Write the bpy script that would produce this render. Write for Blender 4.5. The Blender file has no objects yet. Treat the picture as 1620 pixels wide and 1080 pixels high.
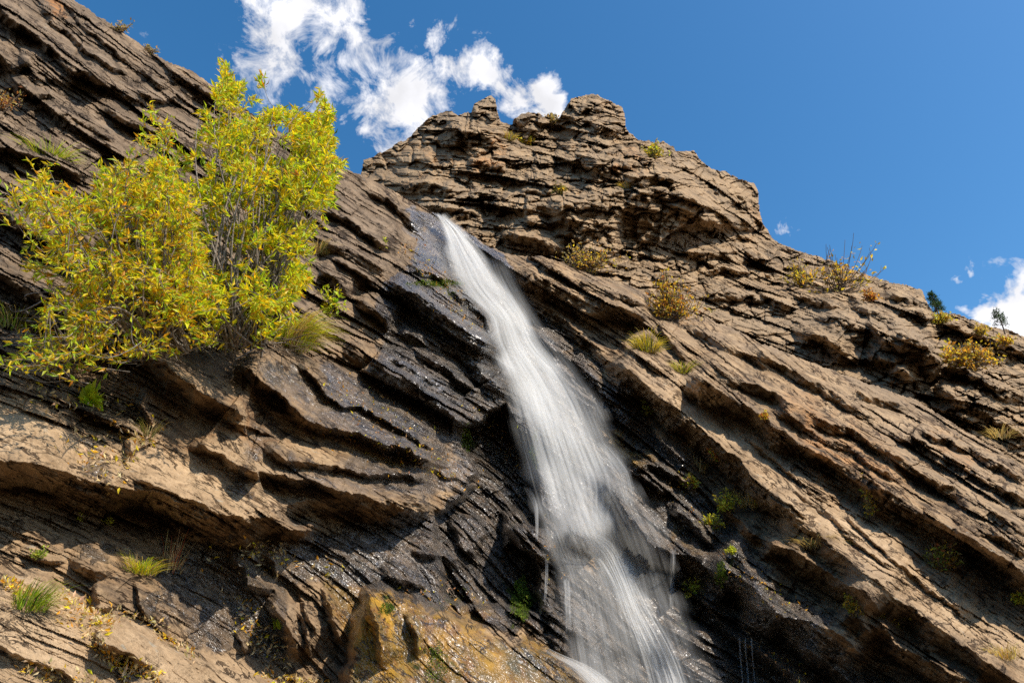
import bpy, math, random
import numpy as np
from mathutils import Vector, noise as mnoise
R = math.radians
rng = np.random.default_rng(7)
random.seed(7)
SC = bpy.context.scene
COL = SC.collection

# ------------------------------------------------------------------ camera geometry
F = 1080.0                      # focal length in photo pixels (24 mm lens)
PITCH = R(28)
CAM = np.array([0.0, 0.0, 1.6])
FWD = np.array([0, math.cos(PITCH), math.sin(PITCH)])
UPV = np.array([0, -math.sin(PITCH), math.cos(PITCH)])
RGT = np.array([1.0, 0, 0])

def pt(x, y, D):
    """photo position + distance -> world"""
    x = np.asarray(x, float); y = np.asarray(y, float); D = np.asarray(D, float)
    u = (x - 810) / F; v = (540 - y) / F
    return CAM + D[..., None] * (FWD + u[..., None] * RGT + v[..., None] * UPV)

cam = bpy.data.cameras.new('camera'); cam.lens = 24; cam.sensor_width = 36; cam.clip_end = 5000; cam.clip_start = 0.05
co = bpy.data.objects.new('camera', cam); COL.objects.link(co)
co.location = CAM; co.rotation_euler = (math.pi / 2 + PITCH, 0, 0); SC.camera = co

# ------------------------------------------------------------------ numpy noise
def _h(ix, iy, seed):
    with np.errstate(over='ignore'):
        n = ix.astype(np.int64) * 374761393 + iy.astype(np.int64) * 668265263 + seed * 1442695041
        n = n.astype(np.uint64)
        n = (n ^ (n >> np.uint64(13))) * np.uint64(1274126177)
        n = (n ^ (n >> np.uint64(16))) * np.uint64(2246822519)
        n = n ^ (n >> np.uint64(15))
    return (n & np.uint64(0xFFFFFF)).astype(np.float64) / 0xFFFFFF

def vnoise(x, y, seed=0):
    ix = np.floor(x); iy = np.floor(y); fx = x - ix; fy = y - iy
    ix = ix.astype(np.int64); iy = iy.astype(np.int64)
    fx = fx * fx * fx * (fx * (fx * 6 - 15) + 10); fy = fy * fy * fy * (fy * (fy * 6 - 15) + 10)
    a = _h(ix, iy, seed); b = _h(ix + 1, iy, seed); c = _h(ix, iy + 1, seed); d = _h(ix + 1, iy + 1, seed)
    return ((a * (1 - fx) + b * fx) * (1 - fy) + (c * (1 - fx) + d * fx) * fy) * 2 - 1

def fbm(x, y, seed=0, octv=4, gain=0.5):
    s = 0; a = 1; t = 0
    for i in range(octv):
        s = s + a * vnoise(x * 2 ** i + 17.3 * i, y * 2 ** i - 9.1 * i, seed + i * 31); t += a; a *= gain
    return s / t

def worley(x, y, seed=0, jit=0.85):
    ix = np.floor(x).astype(np.int64); iy = np.floor(y).astype(np.int64)
    f1 = np.full(x.shape, 9.0); f2 = np.full(x.shape, 9.0)
    ci = np.zeros(x.shape); cx = np.zeros(x.shape); cy = np.zeros(x.shape)
    for dy in (-1, 0, 1):
        for dx in (-1, 0, 1):
            jx = ix + dx; jy = iy + dy
            px = jx + .5 + (_h(jx, jy, seed) - .5) * jit; py = jy + .5 + (_h(jx, jy, seed + 5) - .5) * jit
            d = np.maximum(np.abs(px - x) * .75, np.abs(py - y)) * .6 + .4 * np.hypot(px - x, py - y)
            near = d < f1
            f2 = np.where(near, f1, np.minimum(f2, d))
            ci = np.where(near, _h(jx, jy, seed + 11), ci); cx = np.where(near, px - x, cx); cy = np.where(near, py - y, cy)
            f1 = np.where(near, d, f1)
    return f1, f2, ci, cx, cy

def beds(a, b, seed, la, lb, A, B, T, cr, slant):
    """stacked beds of uneven thickness, each broken into blocks by joints; returns relief"""
    hh = lambda k, q: _h(k.astype(np.int64), (k * 0 + q).astype(np.int64), seed)
    pin = lambda k: k + .75 * (hh(k, 1) - .5) + .42 * vnoise(a / (la * 1.3), k * 3.7, seed + 2)
    jb = b / lb; i = np.floor(jb); lo0 = pin(i); hi0 = pin(i + 1)
    L = np.where(jb < lo0, i - 1, np.where(jb >= hi0, i + 1, i)); lo = pin(L); hi = np.maximum(pin(L + 1), lo + .12)
    fb = np.clip((jb - lo) / (hi - lo), 0, 1); th = (hi - lo) * lb
    laL = la * (.45 + 1.3 * hh(L, 3)); ja = (a + slant * (hh(L, 4) - .3) * b) / laL + hh(L, 5) * 50
    m = np.floor(ja); bj = lambda k: k + .8 * (_h(k.astype(np.int64), L.astype(np.int64), seed + 9) - .5)
    M = np.where(ja < bj(m), m - 1, np.where(ja >= bj(m + 1), m + 1, m)); l2 = bj(M); h2 = np.maximum(bj(M + 1), l2 + .1)
    fa = np.clip((ja - l2) / (h2 - l2), 0, 1); r1 = _h(M.astype(np.int64), L.astype(np.int64), seed + 12); r2 = _h(M.astype(np.int64), L.astype(np.int64), seed + 13)
    z = A * vnoise(a / (la * 2.2) + hh(L, 6) * 90, L * 1.7, seed + 20) + B * (r1 - .5) * 2 + T * (.25 + 1.1 * r2) * (fb - .5) + B * (hh(L, 7) - .5) * 1.6 * (fa - .5)
    eb = np.minimum(fb, 1 - fb) * th; ea = np.minimum(fa, 1 - fa) * (h2 - l2) * laL
    z = z - cr * (hh(L, 8) > .35) * np.exp(-eb / 1.3) - cr * .8 * (r2 > .55) * np.exp(-ea / 1.1)
    z = z - .22 * lb * np.exp(-ea / (.14 * lb + 1)) - .15 * lb * np.exp(-(1 - fb) * th / (.10 * lb + 1))
    return z

def sstep(a, b, x):
    t = np.clip((x - a) / (b - a), 0, 1); return t * t * (3 - 2 * t)

# ------------------------------------------------------------------ smooth interpolation and the bedding fields
def tps(pts):
    P = np.array(pts, float); n = len(P); X = P[:, :2] / 1000; z = P[:, 2]
    def U(r): return np.where(r > 0, r * r * np.log(np.maximum(r, 1e-9)), 0)
    K = U(np.hypot(X[:, None, 0] - X[None, :, 0], X[:, None, 1] - X[None, :, 1])) + 2e-4 * np.eye(n)
    Pm = np.c_[np.ones(n), X]; A = np.zeros((n + 3, n + 3)); A[:n, :n] = K; A[:n, n:] = Pm; A[n:, :n] = Pm.T
    w = np.linalg.solve(A, np.r_[z, 0, 0, 0])
    def f(x, y):
        x = np.asarray(x) / 1000; y = np.asarray(y) / 1000; s = w[n] + w[n + 1] * x + w[n + 2] * y
        for i in range(n): s = s + w[i] * U(np.hypot(x - X[i, 0], y - X[i, 1]))
        return s
    return f

GX0, GY0, GS = -240.0, -240.0, 20.0
GNX, GNY = 106, 80
def bil(G, x, y):
    gx = np.clip((x - GX0) / GS, 0, GNX - 1.001); gy = np.clip((y - GY0) / GS, 0, GNY - 1.001)
    ix = gx.astype(int); iy = gy.astype(int); fx = gx - ix; fy = gy - iy
    return (G[iy, ix] * (1 - fx) + G[iy, ix + 1] * fx) * (1 - fy) + (G[iy + 1, ix] * (1 - fx) + G[iy + 1, ix + 1] * fx) * fy

def poisson(vx, vy):
    """least-squares potential whose gradient follows (vx,vy) on the coarse grid"""
    def grad(p): return (p[:, 1:] - p[:, :-1]) / GS, (p[1:] - p[:-1]) / GS
    def div(gx, gy):
        o = np.zeros((GNY, GNX)); o[:, 1:] += gx / GS; o[:, :-1] -= gx / GS; o[1:] += gy / GS; o[:-1] -= gy / GS; return o
    mx = (vx[:, 1:] + vx[:, :-1]) / 2; my = (vy[1:] + vy[:-1]) / 2
    b = div(mx, my); x = np.zeros((GNY, GNX)); r = b - div(*grad(x)); p = r.copy(); rs = (r * r).sum()
    for _ in range(700):
        Ap = div(*grad(p)); al = rs / max((p * Ap).sum(), 1e-12); x += al * p; r -= al * Ap; rn = (r * r).sum()
        if rn < 1e-10: break
        p = r + rn / rs * p; rs = rn
    return x

def bedding(angs):
    yy, xx = np.mgrid[0:GNY, 0:GNX]; xx = xx * GS + GX0; yy = yy * GS + GY0
    c = np.zeros(xx.shape); s = np.zeros(xx.shape)
    for (x, y, a) in angs:
        w = np.exp(-((xx - x) ** 2 + (yy - y) ** 2) / (2 * 55.0 ** 2)) + 1e3 / ((xx - x) ** 2 + (yy - y) ** 2 + 900) ** 1.5
        c += w * math.cos(R(a)); s += w * math.sin(R(a))
    n = np.hypot(c, s); c /= n; s /= n
    return poisson(-s, c), poisson(c, s)        # across, along

# ------------------------------------------------------------------ traced relief: ledges and blocks
def poly_dist(X, Y, P):
    best = np.full(X.shape, 1e9); sg = np.ones(X.shape); along = np.zeros(X.shape); L = 0
    for (x0, y0), (x1, y1) in zip(P[:-1], P[1:]):
        dx, dy = x1 - x0, y1 - y0; l2 = dx * dx + dy * dy; l = math.sqrt(l2)
        t = np.clip(((X - x0) * dx + (Y - y0) * dy) / l2, 0, 1)
        d = np.hypot(X - x0 - t * dx, Y - y0 - t * dy)
        cr = dx * (Y - y0) - dy * (X - x0)
        m = d < best
        best = np.where(m, d, best); sg = np.where(m, np.where(cr >= 0, 1, -1), sg); along = np.where(m, L + t * l, along)
        L += l
    return best * sg, along, L

def in_poly(X, Y, P):
    c = np.zeros(X.shape, bool); n = len(P)
    for i in range(n):
        x0, y0 = P[i]; x1, y1 = P[(i + 1) % n]
        if y0 == y1: continue
        m = ((y0 > Y) != (y1 > Y)) & (X < (x1 - x0) * (Y - y0) / (y1 - y0) + x0)
        c ^= m
    return c

def poly_mask(X, Y, P, feather):
    x0 = min(p[0] for p in P) - feather * 2; x1 = max(p[0] for p in P) + feather * 2
    y0 = min(p[1] for p in P) - feather * 2; y1 = max(p[1] for p in P) + feather * 2
    out = np.zeros(X.shape); m = (X > x0) & (X < x1) & (Y > y0) & (Y < y1)
    if not m.any(): return out
    xs, ys = X[m], Y[m]; d, _, _ = poly_dist(xs, ys, list(P) + [P[0]]); ins = in_poly(xs, ys, P)
    sd = np.where(ins, np.abs(d), -np.abs(d))
    out[m] = sstep(-feather, feather, sd); return out

def ledges(X, Y, LS):
    h = np.zeros(X.shape)
    j1 = vnoise(X / 26, Y / 26, 91) * 2.6 + vnoise(X / 9, Y / 9, 92) * 2.2 + vnoise(X / 4, Y / 4, 93) * .9
    for k, (drop, w, W, P) in enumerate(LS):
        x0 = min(p[0] for p in P); x1 = max(p[0] for p in P); y0 = min(p[1] for p in P); y1 = max(p[1] for p in P)
        r = max(w * 2, W * 3.2) + 12
        m = (X > x0 - r) & (X < x1 + r) & (Y > y0 - r) & (Y < y1 + r)
        if not m.any(): continue
        xs, ys = X[m], Y[m]; d, al, L = poly_dist(xs, ys, P)
        jj = j1[m] * min(1, w / 10 + .25); d = d + jj
        ww = w * (1 + .35 * vnoise(al / 45, al * 0 + k, 71))
        g = np.where(d < 0, np.exp(d / (W * 1.25)), np.clip(1 - d / ww, 0, 1) ** .9)
        ad = np.abs(d)
        tp = min(35, L * .3); end = np.minimum(sstep(-2, tp, al), sstep(-2, tp, L - al))
        # beyond the ends of the line the bulge dies out
        amp = 1.8 * drop * (1 + .28 * vnoise(al / 60, al * 0 + k * 3.7, 72)) * end
        h[m] += amp * g
    return h

NEAR_LEDGES = [
 # upper left wall
 (26,6,24,[(100,-6),(117,22),(140,47),(173,72),(190,90),(214,104)]),
 (34,8,26,[(58,-6),(82,30),(120,60),(142,82),(172,105),(212,118)]),
 (60,13,32,[(-60,-20),(0,15),(25,33),(50,48),(82,78),(118,106),(148,120),(182,137)]),
 (55,16,26,[(-60,60),(0,88),(22,104),(45,92),(60,86)]),
 (40,12,30,[(8,112),(50,145),(75,150),(105,165)]),
 (34,10,24,[(118,108),(150,128),(185,140),(205,152),(240,165)]),
 (30,9,22,[(205,138),(240,158),(255,160),(275,152),(300,168)]),
 (30,8,20,[(222,102),(247,128),(267,145)]),
 (32,9,18,[(255,98),(280,116),(300,130),(340,152),(375,176)]),
 (28,9,20,[(150,160),(200,190),(250,208),(290,235)]),
 (26,8,18,[(60,165),(110,185),(150,200),(190,232)]),
 (22,7,18,[(0,130),(50,150),(100,190),(150,220),(200,250)]),
 (40,12,28,[(-60,200),(0,232),(60,250),(100,262),(150,290)]),
 (50,14,30,[(-60,300),(0,335),(60,372),(120,400),(180,440)]),
 (40,12,30,[(-60,410),(0,435),(70,470),(140,500),(220,540)]),
 # beside the lip of the fall
 (32,9,26,[(575,298),(600,308),(625,325),(648,345),(670,372)]),
 (44,12,30,[(500,330),(530,338),(560,352),(590,375),(635,398)]),
 (40,12,26,[(500,372),(540,392),(565,402),(600,422),(617,442)]),
 (50,14,28,[(500,425),(520,432),(545,455),(552,470)]),
 (34,10,22,[(520,400),(560,425),(585,445),(610,470)]),
 (30,9,18,[(630,405),(660,425),(700,440),(720,455)]),
 (46,12,22,[(560,470),(600,495),(625,520)]),
 (78,30,34,[(600,438),(618,446),(658,462),(688,484),(715,504),(737,521),(769,541),(795,562)]),
 (50,18,22,[(630,520),(670,533),(715,548),(747,573),(772,595),(812,628)]),
 (34,12,16,[(640,548),(660,556),(688,568),(717,590),(747,612),(760,628)]),
 (30,10,16,[(600,556),(620,563),(653,578),(685,598),(712,612),(722,625)]),
 (58,18,22,[(530,542),(560,552),(587,565),(616,590),(660,605),(688,630),(710,650),(722,666),(730,694)]),
 (34,10,14,[(700,450),(740,475),(770,505),(785,530)]),
 # slabs under the bush
 (85,26,40,[(210,535),(247,564),(272,584),(314,616),(354,639),(388,655),(410,657)]),
 (60,13,34,[(372,570),(398,587),(423,609),(453,634),(477,658),(500,669),(561,683),(611,700),(646,708),(673,728),(692,748)]),
 (26,6,18,[(468,568),(502,604),(519,629),(542,641),(569,641),(598,658),(640,678),(665,700),(700,722)]),
 (62,15,40,[(306,688),(315,702),(351,718),(388,740),(453,752),(492,757),(519,770),(556,782),(600,790),(650,796),(690,800)]),
 (38,9,22,[(423,690),(428,710),(455,725),(500,733),(537,738),(586,750),(640,747),(690,765)]),
 (14,4,10,[(388,657),(418,649),(450,658),(487,668)]),
 (14,4,10,[(352,652),(359,668),(408,678),(440,692)]),
 (12,4,9,[(638,738),(661,735),(688,743),(705,753),(737,758)]),
 (14,4,9,[(610,690),(650,712),(690,735),(720,740)]),
 (30,9,16,[(235,610),(225,640),(240,665),(255,672)]),
 (24,7,16,[(120,640),(160,665),(200,680),(235,705)]),
 (30,8,16,[(205,690),(206,715),(212,722)]),
 (24,6,18,[(205,752),(240,768),(300,790),(345,806)]),
 # the great overhang bottom left
 (105,40,62,[(-180,715),(-60,722),(0,728),(49,731),(99,745),(129,760),(198,772),(237,776),(272,790),(309,799),(346,812),(389,818),(430,817),(455,800)]),
 (48,20,40,[(425,818),(450,801),(468,793),(513,790),(550,792),(587,807),(650,812),(700,806)]),
 (60,16,12,[(425,828),(450,836),(480,838),(515,828)]),
 (40,13,18,[(105,885),(125,893),(150,905),(178,902)]),
 (36,12,20,[(152,915),(160,955),(190,965)]),
 (20,6,14,[(212,915),(225,960),(237,985)]),
 (44,10,20,[(362,860),(375,885),(385,895),(392,925),(443,932)]),
 (24,6,14,[(414,875),(433,891),(440,922)]),
 (60,14,22,[(446,925),(436,955),(446,975),(456,998),(466,1015),(475,1050)]),
 (24,7,14,[(461,918),(469,933),(478,953),(486,978),(498,995),(505,1015)]),
 (24,7,12,[(466,958),(480,985),(488,1012),(495,1040)]),
 (30,8,14,[(510,926),(518,953),(525,978),(538,1002),(545,1024)]),
 (20,5,12,[(372,998),(385,1015),(390,1035)]),
 (48,12,18,[(582,932),(585,963),(595,985),(602,1027),(607,1060)]),
 (22,6,14,[(640,965),(652,985),(661,1002),(664,1040)]),
 (30,9,16,[(145,993),(160,1008),(180,1022),(205,1035),(250,1062)]),
 (16,5,14,[(-60,1005),(0,1020),(40,1040),(100,1060),(150,1100)]),
 (22,7,14,[(30,870),(60,885),(110,890)]),
 (26,8,14,[(640,870),(700,880),(735,905)]),
 (24,7,12,[(600,905),(640,918),(680,928)]),
 # rock behind and right of the fall
 (70,14,20,[(880,832),(893,838),(930,850),(955,866)]),
 (80,24,16,[(955,745),(963,758),(985,800),(1008,832),(1035,860),(1065,874),(1128,882)]),
 (60,16,14,[(1105,940),(1130,972),(1155,1000),(1190,1025),(1225,1045),(1250,1065),(1285,1095)]),
 (125,55,34,[(1118,868),(1132,882),(1174,912),(1198,937),(1228,968),(1272,981),(1307,993),(1340,1010),(1375,1045)]),
 (36,11,14,[(985,728),(1000,736),(1030,733),(1055,744),(1080,757),(1115,777)]),
 (38,12,12,[(985,735),(999,744),(1028,760),(1048,775),(1072,780)]),
 (46,14,16,[(1048,785),(1068,803),(1083,815),(1105,837),(1122,852),(1140,866)]),
 (40,12,16,[(1120,780),(1150,800),(1180,835),(1215,860)]),
 (34,12,22,[(1031,660),(1040,685),(1056,709),(1073,724),(1083,733),(1108,748)]),
 (36,11,16,[(1140,850),(1165,880),(1190,905),(1215,940)]),
 (42,16,60,[(770,392),(835,452),(860,482),(897,508),(934,541),(964,565),(988,582),(1018,605),(1053,634),(1075,655)]),
 (100,32,66,[(964,568),(988,584),(1018,605),(1053,634),(1088,667),(1113,687),(1142,706),(1162,719),(1179,738),(1204,771),(1229,793),(1266,822),(1307,855),(1332,877),(1357,895),(1389,917),(1423,951),(1460,974),(1540,1030),(1600,1072),(1700,1140)]),
 (100,34,24,[(1200,852),(1223,860),(1255,868),(1275,885),(1297,897),(1332,920),(1364,934),(1381,951),(1400,972)]),
 (60,22,16,[(1325,962),(1337,969),(1364,984),(1385,1010)]),
 (70,24,22,[(1379,971),(1406,998),(1416,1018),(1441,1030),(1500,1062),(1570,1100)]),
 (16,5,16,[(1160,720),(1200,760),(1240,790),(1290,830)]),
 (18,5,16,[(1175,690),(1230,730),(1280,775),(1330,805)]),
 (20,6,16,[(1240,760),(1310,810),(1370,870),(1430,905)]),
 (20,6,18,[(1320,800),(1400,870),(1470,930),(1540,975)]),
 (95,30,36,[(1085,585),(1130,613),(1175,640),(1215,665),(1250,690),(1300,720),(1350,745),(1390,768),(1430,795),(1470,818),(1495,830),(1540,855),(1640,915),(1740,980)]),
 (44,13,20,[(1215,640),(1260,660),(1300,690),(1345,705),(1380,735),(1430,760)]),
 (60,16,24,[(1110,565),(1160,595),(1210,615),(1260,640),(1310,665),(1350,682),(1420,722),(1455,747),(1505,768),(1560,800),(1640,850)]),
 (48,13,20,[(1180,545),(1240,577),(1300,610),(1345,640),(1400,668),(1440,690),(1480,715),(1540,745),(1640,800)]),
 (34,10,16,[(1335,612),(1370,625),(1420,640),(1450,655)]),
 (40,12,16,[(1440,668),(1457,676),(1477,691),(1507,693),(1517,703),(1539,706),(1571,728),(1640,765)]),
 (60,20,18,[(1500,800),(1560,830),(1640,880)]),
 (84,26,24,[(815,422),(835,432),(860,442),(897,462),(930,470),(960,480),(1000,492),(1035,508)]),
 (36,9,14,[(840,412),(870,425),(905,437),(955,455),(985,468),(1035,487)]),
 (34,10,16,[(1035,510),(1055,530),(1078,560),(1095,580)]),
 (30,9,16,[(1080,505),(1110,525),(1150,545),(1190,562),(1230,590)]),
 (20,6,16,[(900,480),(950,520),(1000,555),(1060,600)]),
 (36,11,16,[(1230,1000),(1280,1030),(1330,1065),(1380,1100)]),
 (30,10,16,[(900,560),(940,600),(975,640),(1010,690)]),
 (26,8,14,[(880,600),(930,640),(960,690),(985,715)]),
 (34,11,14,[(840,520),(870,545),(890,580)]),
]
NEAR_BLOCKS = [   # (height, feather, outline)
 (-110,6,[(724,676),(760,668),(800,640),(850,760),(860,830),(800,830),(850,900),(855,970),(800,960),(705,950),(695,880),(690,812),(735,785),(754,752),(746,725),(730,700)]),
 (150,11,[(583,935),(600,928),(680,960),(760,990),(850,1020),(900,1050),(960,1100),(1000,1240),(560,1240),(545,1080),(562,985)]),
 (85,14,[(-200,905),(60,905),(130,958),(200,985),(260,1025),(330,1042),(440,1085),(500,1240),(-200,1240)]),
 (75,6,[(800,815),(815,808),(850,828),(880,868),(870,892),(835,872),(803,860)]),
 (45,6,[(715,815),(755,815),(772,848),(748,882),(718,850)]),
 (60,8,[(1055,985),(1110,990),(1140,1020),(1158,1050),(1160,1240),(1045,1240)]),
 (60,10,[(878,900),(905,905),(950,960),(980,1030),(950,1060),(900,1000)]),
 (30,5,[(1365,683),(1400,690),(1425,725),(1395,722),(1365,700)]),
 (34,8,[(600,480),(620,470),(655,520),(640,535),(612,525)]),
 (40,8,[(860,930),(870,920),(900,1000),(905,1040),(880,1030)]),
 (45,6,[(38,82),(62,75),(100,92),(128,120),(110,132),(60,128),(36,105)]),
]
FAR_LEDGES = [
 (60,18,18,[(915,262),(950,264),(974,268),(994,276),(1011,281),(1038,276),(1073,288),(1090,302)]),
 (105,95,26,[(860,345),(890,325),(930,312),(977,304),(1006,301),(1053,304),(1093,313),(1112,327),(1126,349),(1122,375)]),
 (46,17,20,[(885,240),(900,242),(950,250),(1023,256),(1060,268)]),
 (50,24,20,[(690,218),(706,214),(730,208),(765,215),(806,226)]),
 (30,12,14,[(735,250),(765,256),(790,262),(815,272)]),
 (36,13,14,[(763,318),(800,322),(832,325),(886,330)]),
 (60,18,20,[(790,362),(802,368),(847,378),(881,388),(900,400)]),
 (34,12,12,[(620,300),(660,290),(700,295),(740,300)]),
 (30,10,12,[(640,322),(690,325),(730,330),(770,345)]),
 (26,12,12,[(930,205),(950,200),(985,205)]),
 (26,9,10,[(815,300),(860,303),(900,297)]),
 (26,9,10,[(830,350),(860,352),(890,358)]),
 (30,9,10,[(1240,460),(1266,466),(1294,476),(1339,489)]),
 (64,30,9,[(1285,498),(1331,503),(1373,513),(1405,533),(1420,545)]),
 (74,32,9,[(1395,524),(1438,531),(1467,550),(1487,572),(1483,590)]),
 (54,24,9,[(1255,522),(1294,528),(1331,545),(1350,560)]),
 (54,24,9,[(1360,548),(1408,570),(1438,592),(1455,605)]),
 (34,14,9,[(1340,480),(1380,490),(1400,500),(1440,520)]),
 (34,13,12,[(1478,500),(1520,515),(1560,530),(1640,565)]),
 (44,15,14,[(1482,577),(1526,583),(1566,607),(1640,632)]),
 (40,14,14,[(1480,610),(1530,640),(1580,665),(1640,700)]),
 (40,14,12,[(1070,395),(1110,402),(1160,398),(1200,410),(1240,425)]),
 (34,12,12,[(1100,430),(1150,425),(1200,432),(1250,440)]),
 (40,16,12,[(1110,470),(1160,462),(1220,470),(1270,490)]),
 (22,6,12,[(838,305),(833,330),(834,358)]),
 (26,10,12,[(1095,322),(1130,325),(1150,340),(1165,365)]),
 (20,9,12,[(1165,295),(1178,320),(1184,350),(1195,375)]),
 (20,9,12,[(1130,290),(1145,315),(1160,340)]),
 (24,10,12,[(1460,470),(1455,490),(1475,515)]),
 (26,9,12,[(1400,460),(1430,470),(1460,480)]),
]
FAR_BLOCKS = [
 (30,4,[(745,178),(748,160),(776,150),(786,160),(790,190),(760,192)]),
 (26,5,[(812,190),(828,178),(852,178),(862,192),(850,205),(820,205)]),
 (-40,10,[(790,200),(880,192),(900,215),(880,240),(830,238),(800,222)]),
 (30,8,[(904,160),(940,152),(984,168),(990,200),(960,230),(905,215)]),
 (26,5,[(1046,226),(1066,232),(1070,255),(1050,258)]),
 (30,5,[(1405,450),(1459,460),(1470,485),(1440,500),(1400,480)]),
 (60,8,[(1350,470),(1470,495),(1486,570),(1480,600),(1400,560)]),
 (-60,10,[(1480,600),(1500,640),(1470,660),(1440,640),(1450,615)]),
]
NEAR_ANG = [(0,0,38),(150,100,40),(300,200,38),(100,250,34),(0,400,34),(300,400,38),(480,300,38),(600,330,38),(600,450,36),(650,600,36),(760,560,40),(820,650,48),(900,800,52),(1000,950,55),(1000,600,45),(740,440,42),
 (350,620,36),(450,650,38),(560,660,30),(640,720,22),(700,760,16),(500,740,15),(350,700,25),(200,740,14),(80,690,8),(-100,700,5),(0,740,5),(100,820,14),(300,860,12),(500,850,0),(650,860,8),(400,950,60),(500,980,68),(300,950,40),(100,1000,30),(250,1050,35),(640,1000,40),(800,1030,28),(780,850,52),(720,900,44),
 (900,520,38),(1050,560,32),(1100,680,40),(1250,800,38),(1400,930,38),(1100,800,45),(1200,950,42),(1300,1050,38),(1300,650,30),(1500,720,28),(1600,850,32),(1620,1050,36),(1450,650,27),(1750,900,32),(1100,1050,30),(900,430,26),(0,1200,25),(800,1200,30),(1600,1220,38)]
FAR_ANG = [(600,270,-22),(700,220,-6),(750,300,5),(850,330,8),(950,220,12),(1000,290,8),(1080,300,18),(1050,400,8),(1150,320,45),(1190,340,75),(1150,420,10),(1250,430,20),(1300,470,16),(1400,540,27),(1450,480,22),(1550,560,28),(1600,640,30),(900,400,8),(1200,500,10),(700,340,0),(1750,650,30),(1480,620,15)]
NEAR_D = [(-200,1240,2.3),(0,1080,2.7),(0,750,3.7),(0,600,4.1),(0,300,5.8),(0,0,9.5),(-200,700,3.6),(-200,300,5.2),(-200,-150,9.5),(1000,1080,6.3),(900,700,9.2),(750,450,13),(700,345,16),(1620,1080,6),(1300,800,8.8),(1620,780,9.3),(1260,580,13.5),(1000,480,15.5),(1100,1080,6.5),(820,410,16.5),
 (540,270,12.5),(300,100,11.5),(130,0,11),(500,550,7.2),(740,760,7.6),(600,900,5.2),(300,700,4.9),(600,1070,4.4),(400,1000,4.3),(200,950,3.5),(860,1060,5.4),(200,800,4.2),(1800,1240,4.8),(1800,850,8.5),(600,1240,3.6),(1100,1240,5),(1450,650,12.5),(1100,700,10.5),(1200,950,7.4),(400,350,8.4)]
FAR_D = [(600,280,28),(700,200,31),(770,160,34),(940,155,34),(1190,290,36),(1210,370,33),(1400,430,26),(1470,490,22),(1620,530,22),(1620,780,13),(1260,580,16),(1090,490,19),(960,440,19),(820,410,20),(700,340,22),(560,340,25),(1000,300,27),(900,400,21),(1540,600,17),(1780,620,20),(1780,850,12),(1330,500,20),(560,420,22)]
NEAR_CREST = [(-200,-170),(0,-60),(116,0),(148,20),(173,37),(210,62),(235,79),(272,99),(302,111),(329,129),(358,148),(386,171),(430,200),(490,236),(545,264),(570,275),(620,300),(660,322),(690,338),(700,343),(735,362),(775,392),(815,403),(860,405),(897,417),(941,437),(978,444),(1018,459),(1045,482),(1107,499),(1150,515),(1200,540),(1272,568),(1330,590),(1390,611),(1451,632),(1500,665),(1560,700),(1620,735),(1800,830)]
FAR_CREST = [(520,330),(560,300),(570,276),(575,249),(590,246),(609,239),(627,229),(642,221),(656,209),(671,192),(684,182),(706,174),(723,179),(745,176),(747,169),(750,161),(770,152),(776,149),(784,157),(787,174),(792,192),(810,197),(812,187),(827,177),(852,177),(860,184),(881,186),(891,177),(904,157),(926,150),(944,151),(964,160),(984,168),(989,177),(991,200),(1009,221),(1046,223),(1066,230),(1069,240),(1098,240),(1110,254),(1132,268),(1162,278),(1194,289),(1200,303),(1202,333),(1207,352),(1224,377),(1246,390),(1264,395),(1311,411),(1389,440),(1428,450),(1459,460),(1469,479),(1478,494),(1506,495),(1564,514),(1620,530),(1800,590)]

# places where the broken strata are stronger or weaker: (factor, feather, outline)
SMOOTH = [
 (.35,16,[(-180,905),(60,905),(200,985),(440,1085),(460,1240),(-180,1240)]),
 (.20,14,[(240,560),(420,560),(560,590),(720,690),(745,750),(690,800),(560,800),(440,812),(345,805),(210,765),(-180,720),(-180,640),(0,640),(130,680),(230,690),(300,660)]),
 (.55,16,[(-180,790),(100,830),(460,845),(700,830),(700,960),(560,1080),(-180,1240)]),
 (.14,22,[(1030,610),(1090,610),(1130,650),(1260,760),(1340,830),(1300,850),(1230,780),(1170,720),(1080,660)]),
 (.2,20,[(0,640),(120,690),(200,720),(205,760),(120,750),(0,722),(-180,712),(-180,640)]),
 (.2,16,[(215,705),(300,725),(400,760),(500,765),(440,812),(380,812),(300,790),(215,765)]),
 (.25,16,[(260,575),(330,570),(420,610),(480,660),(400,650),(340,625)]),
 (.25,16,[(400,560),(460,565),(520,640),(640,680),(600,695),(500,665),(440,620)]),
 (.12,14,[(580,940),(700,970),(850,1020),(960,1100),(960,1240),(560,1240),(560,1000)]),
 (.5,16,[(460,840),(640,840),(680,900),(560,920),(460,910)]),
 (.5,14,[(100,830),(300,850),(460,840),(460,920),(380,1000),(200,950),(60,900)]),
 (.45,16,[(380,900),(460,930),(470,1060),(380,1080),(300,1000)]),
 (.7,30,[(700,343),(730,362),(900,580),(1000,780),(1100,1080),(1000,1080),(860,760),(780,560),(700,430)]),
]

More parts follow.
